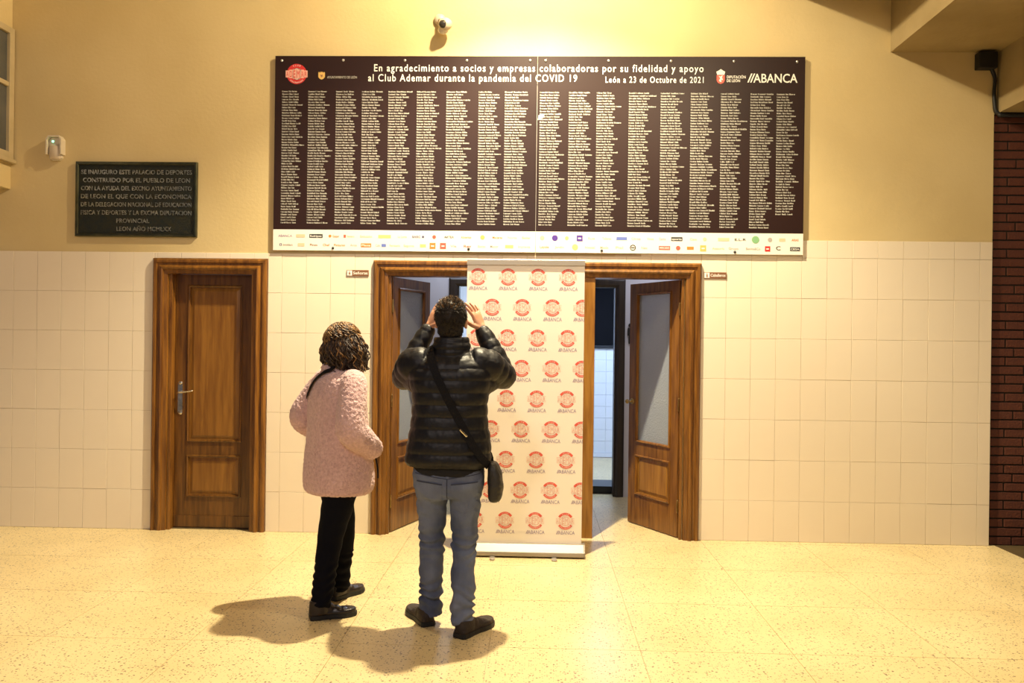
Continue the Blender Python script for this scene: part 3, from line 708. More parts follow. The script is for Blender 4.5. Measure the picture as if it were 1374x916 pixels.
# ------------------------------------------------------------------ small wall devices
al = root('motion_detector', (-3.855, 0, 3.02), 'small cream motion detector with green light above the bronze plaque', 'detector')
body = MB(); body.prism([(-3.905, 2.945), (-3.885, 2.925), (-3.825, 2.925), (-3.805, 2.945), (-3.805, 3.085), (-3.825, 3.105), (-3.885, 3.105), (-3.905, 3.085)], 'y', -.035, 0); body.build('back_shell', M['plastic_white'], al, bevel=.004)
hood = MB()
hp = [(-3.918, 2.97), (-3.918, 3.09), (-3.898, 3.118), (-3.812, 3.118), (-3.792, 3.09), (-3.792, 2.97), (-3.802, 2.97), (-3.802, 3.085), (-3.817, 3.106), (-3.893, 3.106), (-3.908, 3.085), (-3.908, 2.97)]
hood.prism(hp, 'y', -.062, 0); hood.build('hood', M['plastic_white'], al)
ln_ = MB(); ln_.rings([[(-3.855 + .045 * math.cos(a), -.034 - r_ * math.sin(a), zz) for a in [PI * k_ / 10 for k_ in range(11)]] for (zz, r_) in ((2.93, .010), (2.945, .022), (2.99, .028), (3.03, .026), (3.05, .012))]); ln_.build('lens', M['plastic'], al, smooth=True)
MB().ell((-3.873, -.036, 3.075), (.009, .005, .009), nu=10, nv=6).build('status_light', M['led'], al, smooth=True)

cc = root('security_camera', (-.78, 0, 4.02), 'small dome security camera fixed to the wall above the board', 'camera')
m_ = MB(); m_.ell((-.800, -.012, 4.052), (.046, .030, .046), nu=20, nv=10); m_.build('wall_mount', M['plastic'], cc, smooth=True)
m_ = MB(); limb(m_, [(-.80, -.03, 4.045), (-.785, -.07, 4.03), (-.765, -.085, 4.012)], [.012, .012, .014], n=10, sub=4); m_.build('bracket', M['plastic'], cc, smooth=True)
m_ = MB(); m_.ell((-.748, -.098, 3.985), (.056, .045, .050), nu=24, nv=12); m_.build('housing', M['plastic'], cc, smooth=True)
m_ = MB(); m_.ell((-.762, -.124, 3.976), (.032, .030, .032), nu=20, nv=10); m_.build('lens_dome', M['tinted'], cc, smooth=True)
m_ = MB(); m_.ell((-.765, -.07, 3.952), (.040, .036, .036), nu=20, nv=10); m_.build('lower_cap', M['plastic_white'], cc, smooth=True)

def wc_sign(x0, x1, z0, z1, word, label, man):
    s = root('toilet_sign', ((x0 + x1) / 2, -.01, (z0 + z1) / 2), label, 'sign')
    MB().box(x0, x1, -.017, -.0095, z0, z1).build('plate', M['sign'], s, bevel=.0012)
    MB().box(x0 + .004, x0 + .044, -.0178, -.0170, z0 + .004, z1 - .004).build('pictogram_field', M['paper'], s)
    q = MB(); cx = x0 + .024; cz = (z0 + z1) / 2; arc(q, cx, -.0182, cz + .012, 0, .0042, 0, 2 * PI, 0, 10)
    if man: q.add([(cx - .006, -.0182, cz + .006), (cx + .006, -.0182, cz + .006), (cx + .005, -.0182, cz - .016), (cx - .005, -.0182, cz - .016)], [(0, 1, 2, 3)])
    else: q.add([(cx - .004, -.0182, cz + .006), (cx + .004, -.0182, cz + .006), (cx + .009, -.0182, cz - .009), (cx + .003, -.0182, cz - .009), (cx + .003, -.0182, cz - .016), (cx - .003, -.0182, cz - .016), (cx - .003, -.0182, cz - .009), (cx - .009, -.0182, cz - .009)], [tuple(range(8))])
    q.build('pictogram', M['brown'], s, fixn=False)
    t = MB(); put_text(t, word, x0 + .052, -.0182, cz - .010, .022, (x1 - x0) - .060, bold=.015); t.build('lettering', M['ink_white'], s)
wc_sign(-1.513, -1.338, 2.030, 2.078, 'Señoras', 'small brown sign reading Señoras left of the double doorway', False)
wc_sign(1.287, 1.462, 2.040, 2.088, 'Caballeros', 'small brown sign reading Caballeros right of the double doorway', True)

jb = root('junction_box', (3.42, 0, 3.70), 'black junction box under the stepped ceiling with cable running down to brick pier', 'cable box')
MB().box(3.345, 3.485, -.075, 0, 3.665, 3.790).build('box_body', M['cable'], jb, bevel=.006)
m_ = MB(); limb(m_, [(3.46, -.025, 3.68), (3.492, -.022, 3.60), (3.488, -.02, 3.50), (3.492, -.02, 3.42), (3.502, -.022, 3.345), (3.53, -.03, 3.325)], [.015, .014, .013, .015, .016, .017], n=8, sub=4); m_.build('cable', M['cable'], jb, smooth=True)
m_ = MB(); limb(m_, [(3.53, -.03, 3.316), (3.95, -.03, 3.314), (4.33, -.03, 3.316)], [.019, .018, .019], n=8, sub=4); m_.build('cable', M['cable'], jb, smooth=True)  # black strip stands in for the dark gap above the bricks

# ------------------------------------------------------------------ roll-up banner
YN = -.58; NX0, NX1 = -.510, .330
ban = root('roll_up_banner', (-.09, YN, 0), 'white roll-up banner patterned with red round emblems standing in front of the doorway', 'banner')
cs = MB(); cs.prism([(YN - .075, .012), (YN + .085, .012), (YN + .085, .055), (YN + .05, .088), (YN + .008, .094), (YN - .03, .090), (YN - .075, .040)], 'x', NX0 - .012, NX1 + .018); cs.build('cassette', M['alu'], ban, bevel=.004)
for xx in (NX0 - .014, NX1 + .017): MB().prism([(YN - .080, .008), (YN + .09, .008), (YN + .09, .058), (YN + .052, .092), (YN + .008, .098), (YN - .033, .094), (YN - .080, .043)], 'x', xx, xx + .006).build('end_cap', M['alu'], ban, bevel=.002)
for xx in (-.30, .135):
    ft = MB(); ft.box(xx - .016, xx + .016, YN - .135, YN + .12, .001, .010); ft.ell((xx, YN - .135, .006), (.021, .014, .005), nu=14, nv=6); ft.build('foot', M['alu'], ban)
sh = MB(); N_ = 14
for i in range(N_):
    pass
sh.box(NX0, NX1, YN - .0015, YN + .0015, .085, 2.085); sh.build('printed_sheet', M['banner'], ban)
MB().prism([(YN - .012, 2.078), (YN + .010, 2.078), (YN + .010, 2.112), (YN + .004, 2.118), (YN - .006, 2.118), (YN - .012, 2.112)], 'x', NX0 - .002, NX1 + .002).build('top_rail', M['alu'], ban)
m_ = MB(); limb(m_, [(-.09, YN + .035, .06), (-.09, YN + .03, 1.1), (-.09, YN + .012, 2.09)], [.008, .008, .008], n=10, sub=2); m_.build('pole', M['alu'], ban, smooth=True)
lm = {}
def clip_mesh(me, xmax):
    bm = bmesh.new(); bm.from_mesh(me)
    bmesh.ops.bisect_plane(bm, geom=bm.verts[:] + bm.edges[:] + bm.faces[:], plane_co=(xmax, 0, 0), plane_no=(1, 0, 0), clear_outer=True)
    m2 = bpy.data.meshes.new(me.name); bm.to_mesh(m2); bm.free()
    for mm in me.materials: m2.materials.append(mm)
    return m2
eb = MB(); emblem(eb, 0, 0, 0, .060, False, 3, 2, .0002)
eme = eb.mesh('round_emblem', EM)
wb = MB(); bank(wb, -.066, 0, -.012, .026, .134, 0, .0); wme = wb.mesh('bank_wordmark', [M['lilac']])
YL = YN - .0025
for r in range(9):
    z = 1.992 - r * .2175
    for c in range(4):
        x = (-.433 if r % 2 == 0 else -.328) + c * .2155
        e1, w1 = eme, wme
        if x + .07 > NX1 - .002: e1 = clip_mesh(eme, NX1 - .001 - x); w1 = clip_mesh(wme, NX1 - .001 - x)
        o = finish(bpy.data.objects.new('round_emblem', e1), ban); o.location = (x - ORG[ban.name][0], YL - YN, z)
        o = finish(bpy.data.objects.new('bank_wordmark', w1), ban); o.location = (x - ORG[ban.name][0], YL - YN, z - .083)
#PEOPLE
# ------------------------------------------------------------------ people
def rotm(rz, rx=0.): return Matrix.Rotation(rz, 3, 'Z') @ Matrix.Rotation(rx, 3, 'X')
class XF:
    """shapes given in a figure's own frame (x right, y ahead, z up) set into the world"""
    def __init__(s, c, rz): s.c = Vector(c); s.r = Matrix.Rotation(rz, 3, 'Z'); s.rz = rz
    def __call__(s, *p): return tuple(s.c + s.r @ Vector(p))
def head_shapes(mb, C, R, k=1.0):
    C = Vector(C)
    def P(*p): return C + R @ (Vector(p) * k)
    def E(c, r, rx=0.): mb.ell(P(*c), tuple(a * k for a in r), R @ Matrix.Rotation(rx, 3, 'X'), 20, 14)
    E((0, -.012, .025), (.076, .096, .093)); E((0, .022, -.040), (.062, .072, .082)); E((0, .062, -.098), (.026, .024, .020)); E((0, .030, -.078), (.052, .050, .034))
    E((0, .080, .032), (.052, .018, .012)); E((0, .0875, -.068), (.024, .012, .0055)); E((0, .086, -.0785), (.020, .011, .0055))
    for s in (-1, 1):
        E((s * .040, .066, -.022), (.022, .020, .018)); E((s * .032, .076, .006), (.017, .012, .0105))
        mb.ell(P(s * .0775, -.002, -.012), (.009 * k, .021 * k, .033 * k), R @ Matrix.Rotation(s * -.35, 3, 'Z'), 12, 8)
        mb.ell(P(s * .080, -.001, -.036), (.007 * k, .011 * k, .011 * k), R, 10, 6)
    limb(mb, [P(0, .088, .022), P(0, .098, -.002), P(0, .112, -.030), P(0, .104, -.040)], [.008 * k, .009 * k, .0125 * k, .010 * k], n=12, sub=4)
    for s in (-1, 1): E((s * .012, .098, -.036), (.008, .010, .007))
def face_parts(C, R, parent, k=1.0):
    C = Vector(C)
    def P(*p): return C + R @ (Vector(p) * k)
    for s in (-1, 1):
        m = MB(); m.ell(P(s * .031, .0805, .006), (.0118 * k, .0105 * k, .0085 * k), R, 14, 10); e = m.build('eye', M['eye'], parent, smooth=True)
        m = MB(); m.ell(P(s * .031, .0895, .007), (.0052 * k, .0024 * k, .0052 * k), R, 12, 8); m.build('iris', M['iris'], e, smooth=True)
        m = MB(); limb(m, [P(s * .014, .098, .026), P(s * .030, .099, .032), P(s * .048, .088, .027)], [.003, .0038, .002], n=8, sub=3); m.build('eyebrow', M['hair_man'], parent, smooth=True)
    m = MB(); m.ell(P(0, .0975, -.0690), (.021 * k, .0045 * k, .0042 * k), R, 14, 8); m.ell(P(0, .0955, -.0770), (.018 * k, .0045 * k, .0048 * k), R, 14, 8); m.build('lips', M['lips'], parent, smooth=True)
def hand(mb, Wp, d, nrm, curl, k=1.0, thumb_out=.8, spread=.12):
    """palm, four unequal curling fingers and a thumb; d runs to the fingers, nrm is where the palm faces"""
    W_ = Vector(Wp); d = Vector(d).normalized(); nrm = Vector(nrm); nrm = (nrm - d * nrm.dot(d)).normalized(); s = nrm.cross(d)
    def palm(t, wd, th): return [tuple(W_ + d * t * k + s * (wd * math.cos(a)) * k + nrm * (th * math.sin(a)) * k) for a in [2 * PI * i / 16 for i in range(16)]]
    mb.rings([palm(-.02, .022, .017), palm(.0, .026, .017), palm(.02, .033, .016), palm(.05, .040, .0145), (palm(.078, .041, .0125)), palm(.092, .036, .009)])
    for off, ln, r in ((.031, .072, .0086), (.0105, .080, .0090), (-.0105, .074, .0086), (-.030, .060, .0076)):
        p = W_ + d * .080 * k + s * off * k; pts = [p - d * .02 * k, p]; a = 0; fan = off * spread / .03
        for fr, ca in ((.45, .55), (.30, .9), (.25, .7)):
            a += curl * ca; dd = (d * math.cos(a) + nrm * math.sin(a) + s * fan).normalized(); p = p + dd * ln * fr * k; pts.append(p)
        limb(mb, pts, [r * k, r * 1.02 * k, r * .97 * k, r * .92 * k, r * .78 * k], n=10, sub=3)
    p = W_ + d * .015 * k + s * .022 * k
    t1 = p + (d * .6 + s * thumb_out + nrm * .25).normalized() * .042 * k; t2 = t1 + (d * .85 + s * .35 + nrm * .35).normalized() * .032 * k; t3 = t2 + (d + s * .05 + nrm * .35).normalized() * .024 * k
    limb(mb, [p, t1, t2, t3], [.0135 * k, .0115 * k, .0100 * k, .0078 * k], n=10, sub=3)
def shoe(heel, ang, parent, ln, wd, upper_m, name='shoe', top=.085, label=None):
    """heel = ground point at the back of the sole, ang = direction the toe points (from +x)"""
    c, s = math.cos(ang), math.sin(ang)
    def T(x, y, z): return (heel[0] + x * c - y * s, heel[1] + x * s + y * c, z)
    def outline(grow, z):
        pr = [(0, .55), (.04, .72), (.15, .78), (.30, .72), (.45, .74), (.60, .92), (.75, 1.0), (.88, .86), (.96, .55), (1.0, .18)]
        L_ = [(t * ln + (-grow if t < .1 else grow if t > .9 else 0), .5 * wd * w_ + grow) for t, w_ in pr]
        pts = L_ + [(a, -b_) for a, b_ in L_[::-1]]
        return [T(a, b_, z) for a, b_ in pts]
    so = MB(); so.rings([outline(.003, 0.0), outline(.005, .008), outline(.004, .024)])
    s_ = so.build('sole', M['sole'], None, smooth=False); 
    up = MB()
    up.rings([outline(.0, .018), outline(.001, .034), outline(-.003, .045)])
    for (t, w_, z, h_) in ((.10, .37, .05, .034), (.25, .37, .055, .034), (.40, .36, .050, .032), (.55, .40, .040, .026), (.70, .45, .032, .022), (.83, .42, .030, .018)):
        up.ell(T(t * ln, 0, z), (ln * .13, wd * w_, h_), Matrix.Rotation(ang, 3, 'Z'), 18, 10)
    up.rings([[T(.20 * ln + .060 * math.cos(a) * k_, .043 * math.sin(a) * k_, z) for a in [2 * PI * i / 20 for i in range(20)]] for z, k_ in ((.03, 1.0), (.06, .98), (top, .92))])
    u = fuse(up, name, upper_m, parent, .0042, 2)
    s_.parent = u; off = ORG[u.name]
    for v in s_.data.vertices: v.co -= Vector(off)
    ORG[s_.name] = off
    if label: u['label'] = label
    return u
def ribbon(name, m, parent, pts, width, tree, lift=.004, thick=.003, frm=None, closed=False, sub=8):
    """webbing laid on a surface: each point is pressed on to the nearest surface point"""
    P = cat(pts, sub); Q = []; Nn = []
    for p in P:
        h = tree.find_nearest(p)
        Q.append(h[0] + h[1] * lift if h[0] is not None and (h[0] - p).length < .09 else p); Nn.append(h[1])
    Q = [Q[0]] + [(Q[i - 1] + Q[i] * 2 + Q[i + 1]) / 4 for i in range(1, len(Q) - 1)] + [Q[-1]]
    mb = MB(); rs = []
    for i, p in enumerate(Q):
        t = (Q[min(i + 1, len(Q) - 1)] - Q[max(i - 1, 0)]).normalized(); n_ = Nn[i]; sd = t.cross(n_).normalized() * width / 2; n_ = sd.cross(t).normalized() * thick / 2
        if n_.dot(Nn[i]) < 0: n_ = -n_
        rs.append([tuple(p - sd - n_), tuple(p + sd - n_), tuple(p + sd + n_), tuple(p - sd + n_)])
    mb.rings(rs); return mb.build(name, m, parent)
def patch(name, m, parent, outline, tree, y0, direction=(0, 1, 0), lift=.003, nx=10, nz=10):
    """thin cloth piece projected on to a garment; outline(u, v) gives world x, z"""
    mb = MB(); idx = {}
    for i in range(nx + 1):
        for j in range(nz + 1):
            x, z = outline(i / nx, j / nz); h = tree.ray_cast(Vector((x, y0, z)), Vector(direction), 2.0)
            if h[0] is None: continue
            idx[(i, j)] = len(mb.v); mb.v.append(tuple(h[0] - Vector(direction) * lift))
    for i in range(nx):
        for j in range(nz):
            k = [(i, j), (i + 1, j), (i + 1, j + 1), (i, j + 1)]
            if all(q in idx for q in k): mb.f.append(tuple(idx[q] for q in k)); mb.m.append(0)
    if not mb.f: return None
    return mb.build(name, m, parent, smooth=True, fixn=False)
def nz(p, s): return noise.noise(p * s)

# ---------------- the man: standing, back to the camera, both hands raised to his face
mx, my = -.463, -2.10
man = root('person', (mx, my, 0), 'person in black quilted jacket and blue jeans standing with both hands raised to the face', 'person')
X = XF((mx, my, 0), 0)
HC = X(.0, .005, 1.640); HR = Matrix.Rotation(.30, 3, 'X')
LW, RW = X(-.148, .215, 1.598), X(.152, .215, 1.594)
LE, RE = X(-.262, .150, 1.335), X(.272, .150, 1.345)
LS, RS = X(-.185, .0, 1.415), X(.185, .0, 1.415)
HIPS = {-1: X(-.088, .0, .845), 1: X(.088, .0, .845)}
KNEE = {-1: X(-.092, .040, .455), 1: X(.084, -.010, .450)}
ANK = {-1: X(-.100, .065, .085), 1: X(.088, -.085, .085)}
b_ = MB()
head_shapes(b_, HC, HR)
limb(b_, [X(0, -.02, 1.40), X(0, -.012, 1.48), X(0, .0, 1.57)], [.062, .058, .060], n=18)
stack(b_, [(.78, 0, 0, .14, .095), (.90, 0, 0, .155, .10), (1.05, 0, 0, .140, .09), (1.20, 0, 0, .155, .10), (1.34, 0, 0, .170, .10), (1.42, 0, 0, .14, .08), (1.46, 0, 0, .06, .05)], c0=(mx, my), pw=2.2)
for s, S_, E_, W_ in ((-1, LS, LE, LW), (1, RS, RE, RW)):
    limb(b_, [S_, E_, W_], [.048, .040, .027], n=14); limb(b_, [W_, Vector(W_) + (Vector(W_) - Vector(E_)).normalized() * .02], [.026, .026], n=14, sub=2)
hand(b_, LW, (.36, .05, .93), (.80, .55, -.25), .22, 1.10)
hand(b_, RW, (-.36, .12, .93), (-.93, .25, -.3), .28) if False else None
# right hand mirrored so that both thumbs lie on the side of the face
_n0 = len(b_.v); rh = MB(); hand(rh, (0, 0, 0), (.38, .05, .93), (.80, .55, -.25), .24, 1.10, spread=.26)
b_.add([(RW[0] - v[0], RW[1] + v[1], RW[2] + v[2]) for v in rh.v], [f[::-1] for f in rh.f])
for s in (-1, 1): limb(b_, [HIPS[s], KNEE[s], ANK[s]], [.075, .052, .036], n=16)
for s in (-1, 1):
    a = Vector(ANK[s]); limb(b_, [a - Vector((0, 0, .035)), a + Vector((s * .05, .09, -.060))], [.026, .018], n=12)
body = fuse(b_, 'body', M['skin'], man, .0045, 2)
face_parts(HC, HR, man)
# jeans
j = MB()
def crease(s): return 1
stack(j, [(.70, 0, .0, .170, .105), (.76, 0, 0, .187, .122), (.83, 0, 0, .188, .122), (.90, 0, 0, .180, .112), (.95, 0, 0, .172, .105)], c0=(mx, my), pw=2.5)
for s in (-1, 1):
    A = Vector(ANK[s]); K = Vector(KNEE[s]); H = Vector(HIPS[s])
    limb(j, [H, H * .55 + K * .45 + Vector((s * .002, 0, 0)), K, K * .5 + A * .5 + Vector((0, -.012, 0)), A + Vector((0, -.008, .06)), A + Vector((0, 0, -.030))], [.098, .083, .064, .062, .058, .062], n=26, sub=8, roundcap=False)
def jd(p):
    zz = p.z; f = 0
    f += .0085 * nz(Vector((p.x * 9, p.y * 9, zz * 15)), 1.0) + .0045 * nz(Vector((p.x * 20 + zz * 18, p.y * 20, zz * 26)), 1.0) + .0015 * nz(p, 45)
    lo = max(0, 1 - abs(zz - .15) / .14); kn = max(0, 1 - abs(zz - .46) / .12); se = max(0, 1 - abs(zz - .70) / .10)
    f += (lo * .010 + kn * .008) * math.sin(zz * 120 + 9 * nz(p, 7)) + se * .004 * math.sin(zz * 110 + p.x * 60 + 5 * nz(p, 6))
    return f
jeans = fuse(j, 'jeans', M['jeans'], man, .0065, 3, jd)
JT = bvh(jeans)
for s in (-1, 1):
    cx = mx + s * .092
    def pk(u, v, cx=cx, s=s):
        x = cx + (u - .5) * .135; z = .655 + .135 * v + (0 if True else 0); z += -(1 - v) * .022 * (1 - abs(2 * u - 1)) + (u - .5) * s * .012
        return x, z
    patch('back_pocket', M['jeans'], man, pk, JT, my - .6, lift=.0035)
    def sm(u, v, cx=cx, s=s): return cx + (u - .5) * .138, .788 + (u - .5) * s * .012 + .006 * v
    patch('pocket_hem', M['denim_seam'], man, sm, JT, my - .6, lift=.0050, nx=10, nz=1)
patch('yoke_seam', M['denim_seam'], man, lambda u, v: (mx + (u - .5) * .34, .815 + .05 * abs(u - .5) - .004 * v), JT, my - .6, lift=.002, nx=30, nz=1)
patch('centre_seam', M['denim_seam'], man, lambda u, v: (mx + .002 + (u - .5) * .005, .70 + .11 * v), JT, my - .6, lift=.002, nx=1, nz=14)
patch('belt_loop', M['jeans'], man, lambda u, v: (mx + .004 + (u - .5) * .016, .815 + .05 * v), JT, my - .6, lift=.007, nx=2, nz=4)
# black shirt hem below the jacket
t_ = MB(); stack(t_, [(.822, -.004, 0, .178, .126), (.86, -.004, 0, .186, .128), (.96, 0, 0, .175, .112)], c0=(mx, my), pw=2.5)
tee = fuse(t_, 'shirt_hem', M['tee'], man, .007, 1, lambda p: .002 * nz(p, 20))
# quilted jacket
PIT = .064
def quilt(z):
    ph = ((z - .875) / PIT) % 1.0
    return -.009 * (1 - (math.sin(PI * ph) ** .4))
jk = MB()
stack(jk, [(.868, -.006, .0, .222, .150), (.90, -.006, 0, .232, .160), (1.00, -.002, 0, .222, .158), (1.10, 0, 0, .207, .146), (1.18, 0, -.004, .202, .142), (1.26, 0, -.008, .208, .142), (1.34, .002, -.010, .222, .138), (1.40, .003, -.008, .205, .120), (1.445, .002, 0, .150, .098), (1.475, .002, .004, .100, .085)], n=72, mod=quilt, c0=(mx, my), pw=2.5)
def cq(z):
    ph = ((z - 1.445) / .038) % 1.0
    return -.008 * (1 - math.sin(PI * ph) ** .5)
stack(jk, [(1.44, .0, .000, .100, .090), (1.47, .002, -.004, .100, .094), (1.51, .003, -.004, .103, .092), (1.55, .003, .000, .092, .082)], n=44, mod=cq, c0=(mx, my), pw=2.1)
def aq(s): return 1 - .13 * (1 - math.sin(PI * ((s / .058) % 1.0)) ** .5)
for s, S_, E_, W_ in ((-1, LS, LE, LW), (1, RS, RE, RW)):
    S_, E_, W_ = Vector(S_), Vector(E_), Vector(W_); mid = (S_ + E_) / 2
    limb(jk, [S_ + Vector((-s * .06, 0, -.015)), S_ + Vector((s * .005, .01, -.014)), S_ * .45 + E_ * .55 + Vector((s * .012, 0, -.012)), E_ + Vector((s * .004, .0, -.004)), (E_ + W_) / 2 + Vector((s * .006, 0, 0)), W_ - (W_ - E_).normalized() * .015], [.094, .094, .083, .074, .060, .047], n=30, sub=12, mod=aq, roundcap=True)
    limb(jk, [S_ + Vector((-s * .02, -.0, -.11)), S_ * .5 + E_ * .5 + Vector((s * -.005, -.01, -.06))], [.070, .055], n=20, sub=6)
jacket = fuse(jk, 'quilted_jacket', M['puffer'], man, .0052, 1, lambda p: .0060 * nz(p, 7) + .0024 * nz(Vector((p.x * 1.8, p.y * 1.8, p.z * .6)), 20) + .0009 * nz(p, 60))
_s = fuse(jk, 'smooth_form', M['puffer'], None, .012, 6); JK = bvh(_s); bpy.data.objects.remove(_s)
patch('neck_label', M['faint_pink'], man, lambda u, v: (mx - .004 + (u - .5) * .0, 1.5), JK, my - .6) if False else None
# short hair: a close cap plus strands
def hair_short(C, R, parent, m, n=5200):
    C = Vector(C)
    cap_ = MB(); c = C + R @ Vector((0, -.016, .030)); cap_.ell(c, (.0825, .0985, .0965), R, 30, 20); cap_.ell(C + R @ Vector((0, -.048, -.030)), (.068, .058, .072), R, 24, 14)
    bm_v = []
    src = fuse(cap_, 'hair', m, parent, .005, 2, lambda p: .0035 * nz(p, 60))
    # cut the cap open over the face
    off = Vector(ORG[src.name]); Ri = R.inverted()
    bm = bmesh.new(); bm.from_mesh(src.data); dele = []
    for v in bm.verts:
        q = Ri @ (v.co + off - C)
        if (q.y > .058 and q.z < .062) or (q.y > .020 and q.z < .000) or (abs(q.x) > .058 and q.z < -.022 and q.y > -.028) or q.z < -.088: dele.append(v)
    bmesh.ops.delete(bm, geom=dele, context='VERTS'); bm.to_mesh(src.data); bm.free()
    mb = MB(); rr = random.Random(5); T = [p for p in src.data.polygons]; 
    for k in range(n):
        p = T[rr.randrange(len(T))]; co = p.center + off; nn = p.normal; q = Ri @ (co - C)
        flow = R @ (Vector((q.x * .8 + .25, .75, -.1)) if q.z > .075 else Vector((q.x * 1.2, -.1 if q.y < 0 else .2, -1)))
        L_ = rr.uniform(.014, .026) * (1 if q.z > .02 else .55); lift = .55 if q.z > .07 else .22
        d = (flow.normalized() * (1 - lift) + nn * lift + Vector((rr.gauss(0, .22), rr.gauss(0, .22), rr.gauss(0, .12)))).normalized()
        sd = d.cross(nn).normalized() * .0013; a = co - nn * .002; b1 = a + d * L_ * .55 + nn * .001; c1 = a + d * L_ - nn * .002
        mb.add([a - sd, a + sd, b1 + sd * .8, b1 - sd * .8, c1, b1 + nn * .0012], [(0, 1, 2, 5), (0, 5, 3), (3, 5, 4), (5, 2, 4)], 1 if q.z > .085 and rr.random() < .3 else 0)  # gold strands on top only: lamp highlight put into the hair colour
    mb.build('hair_strands', [m, M['hair_tint']], src, fixn=False, kind='stuff')
    return src
hair_short(HC, HR, man, M['hair_man'])
shoe((mx - .100, my + .010), math.radians(118), man, .285, .100, M['shoe_brown'], 'shoe')
shoe((mx + .076, my - .155), math.radians(58), man, .285, .102, M['shoe_brown'], 'shoe')

# cross-body bag of the man
mb_ = root('crossbody_bag', X(.24, -.02, .78), 'black crossbody bag on the hip of the person in the quilted jacket', 'bag')
pts = [X(-.095, .095, 1.40), X(-.105, .06, 1.455), X(-.100, -.03, 1.475), X(-.085, -.10, 1.42), X(-.045, -.16, 1.33), X(.02, -.17, 1.20), X(.085, -.17, 1.09), X(.135, -.17, 1.01), X(.185, -.15, .94), X(.235, -.08, .865)]
ribbon('strap', M['strap'], mb_, pts, .042, JK, .010, .004)
ribbon('strap', M['strap'], mb_, [X(-.095, .095, 1.40), X(-.02, .16, 1.27), X(.08, .17, 1.12), X(.19, .12, .96), X(.245, .03, .865)], .040, JK, .008, .004)
bk = MB(); limb(bk, [X(.075, -.185, 1.075), X(.105, -.183, 1.045)], [.006, .006], n=8, sub=2); bk.build('strap_slider', M['chrome'], mb_)
bg = MB()
for (z, y, hw, hd) in (): pass
stack(bg, [(.690, .245, -.012, .022, .085), (.705, .248, -.012, .034, .095), (.76, .250, -.012, .040, .100), (.83, .245, -.012, .036, .098), (.875, .236, -.012, .026, .085), (.89, .232, -.012, .016, .070)], n=36, c0=(mx, my), pw=3.2, rot=0)
bo = fuse(bg, 'bag_body', M['bag'], mb_, .006, 2, lambda p: .004 * nz(p, 22) + .0015 * nz(p, 60))
zp = MB(); limb(zp, [X(.292, -.085, .845), X(.294, -.02, .848), X(.290, .06, .845)], [.0035, .0035, .0035], n=6, sub=3); zp.build('zip', M['chrome'], mb_)

# ---------------- the woman: three-quarter back view, body turned to the right
wx, wy, WR = -1.118, -1.85, math.radians(-50)
wom = root('person', (wx, wy, 0), 'person in pink fleece coat and black trousers with curly dark shoulder-length hair', 'person', None)
Y_ = XF((wx, wy, 0), WR)
WHC = (-1.088, -1.842, 1.500); WHR = Matrix.Rotation(math.radians(-38), 3, 'Z') @ Matrix.Rotation(.22, 3, 'X')
SR, SL = Y_(.165, .0, 1.295), Y_(-.165, .0, 1.295)
ER, EL = Y_(.238, -.045, 1.050), Y_(-.250, -.100, 1.070)
WRr, WLl = Y_(.212, .085, .940), Y_(-.225, .105, .955)
AR, AL = (-1.172, -1.992, .085), (-1.150, -1.640, .085)
HRt, HLt = Y_(.080, 0, .80), Y_(-.080, 0, .80)
KR, KL = (-1.138, -1.930, .43), (-1.118, -1.720, .44)
b_ = MB(); head_shapes(b_, WHC, WHR, .93)
limb(b_, [Y_(0, -.02, 1.29), Y_(0, -.01, 1.36), (WHC[0] - .005, WHC[1], 1.43)], [.052, .048, .050], n=16)
stack(b_, [(.74, 0, 0, .145, .10), (.84, 0, 0, .155, .11), (.98, 0, 0, .120, .09), (1.12, 0, 0, .13, .10), (1.24, 0, 0, .145, .095), (1.31, 0, 0, .11, .07), (1.34, 0, 0, .05, .045)], rot=WR, c0=(wx, wy), pw=2.2)
for S_, E_, W_ in ((SR, ER, WRr), (SL, EL, WLl)): limb(b_, [S_, E_, W_], [.040, .034, .023], n=12)
def mir_hand(W_, sgn):
    h = MB(); hand(h, (0, 0, 0), (.55, .55, -.62), (.8, -.2, .3), .35, .9)
    b_.add([tuple(Vector(W_) + Y_.r @ Vector((sgn * v[0], v[1], v[2]))) for v in h.v], [f if sgn > 0 else f[::-1] for f in h.f])
mir_hand(WLl, 1); mir_hand(WRr, -1)
for H, K, A, d in ((HRt, KR, AR, (.09, .045)), (HLt, KL, AL, (.055, .085))):
    limb(b_, [H, K, A], [.080, .050, .034], n=14); a = Vector(A); limb(b_, [a - Vector((0, 0, .035)), a + Vector((d[0], d[1], -.062))], [.024, .016], n=12)
fuse(b_, 'body', M['skin'], wom, .0045, 2)
face_parts(WHC, WHR, wom, .93)
p_ = MB()
stack(p_, [(.70, 0, 0, .150, .115), (.78, 0, 0, .165, .125), (.88, 0, 0, .155, .115), (.95, 0, 0, .135, .10)], rot=WR, c0=(wx, wy))
for H, K, A in ((HRt, KR, AR), (HLt, KL, AL)):
    H, K, A = Vector(H), Vector(K), Vector(A)
    limb(p_, [H, H * .5 + K * .5, K, K * .45 + A * .55, A + Vector((0, 0, -.022))], [.098, .090, .071, .062, .055], n=22, sub=8, roundcap=False)
fuse(p_, 'trousers', M['pants'], wom, .0065, 2, lambda p: .004 * nz(Vector((p.x, p.y, p.z * 2)), 10) + (.004 * math.sin(p.z * 130 + 8 * nz(p, 6)) if p.z < .30 else 0))
shoe((-1.222, -2.018), math.atan2(.45, 1.0), wom, .250, .092, M['shoe_black'], 'shoe', top=.10)
shoe((-1.185, -1.690), math.atan2(1.0, .62), wom, .250, .092, M['shoe_black'], 'shoe', top=.10)
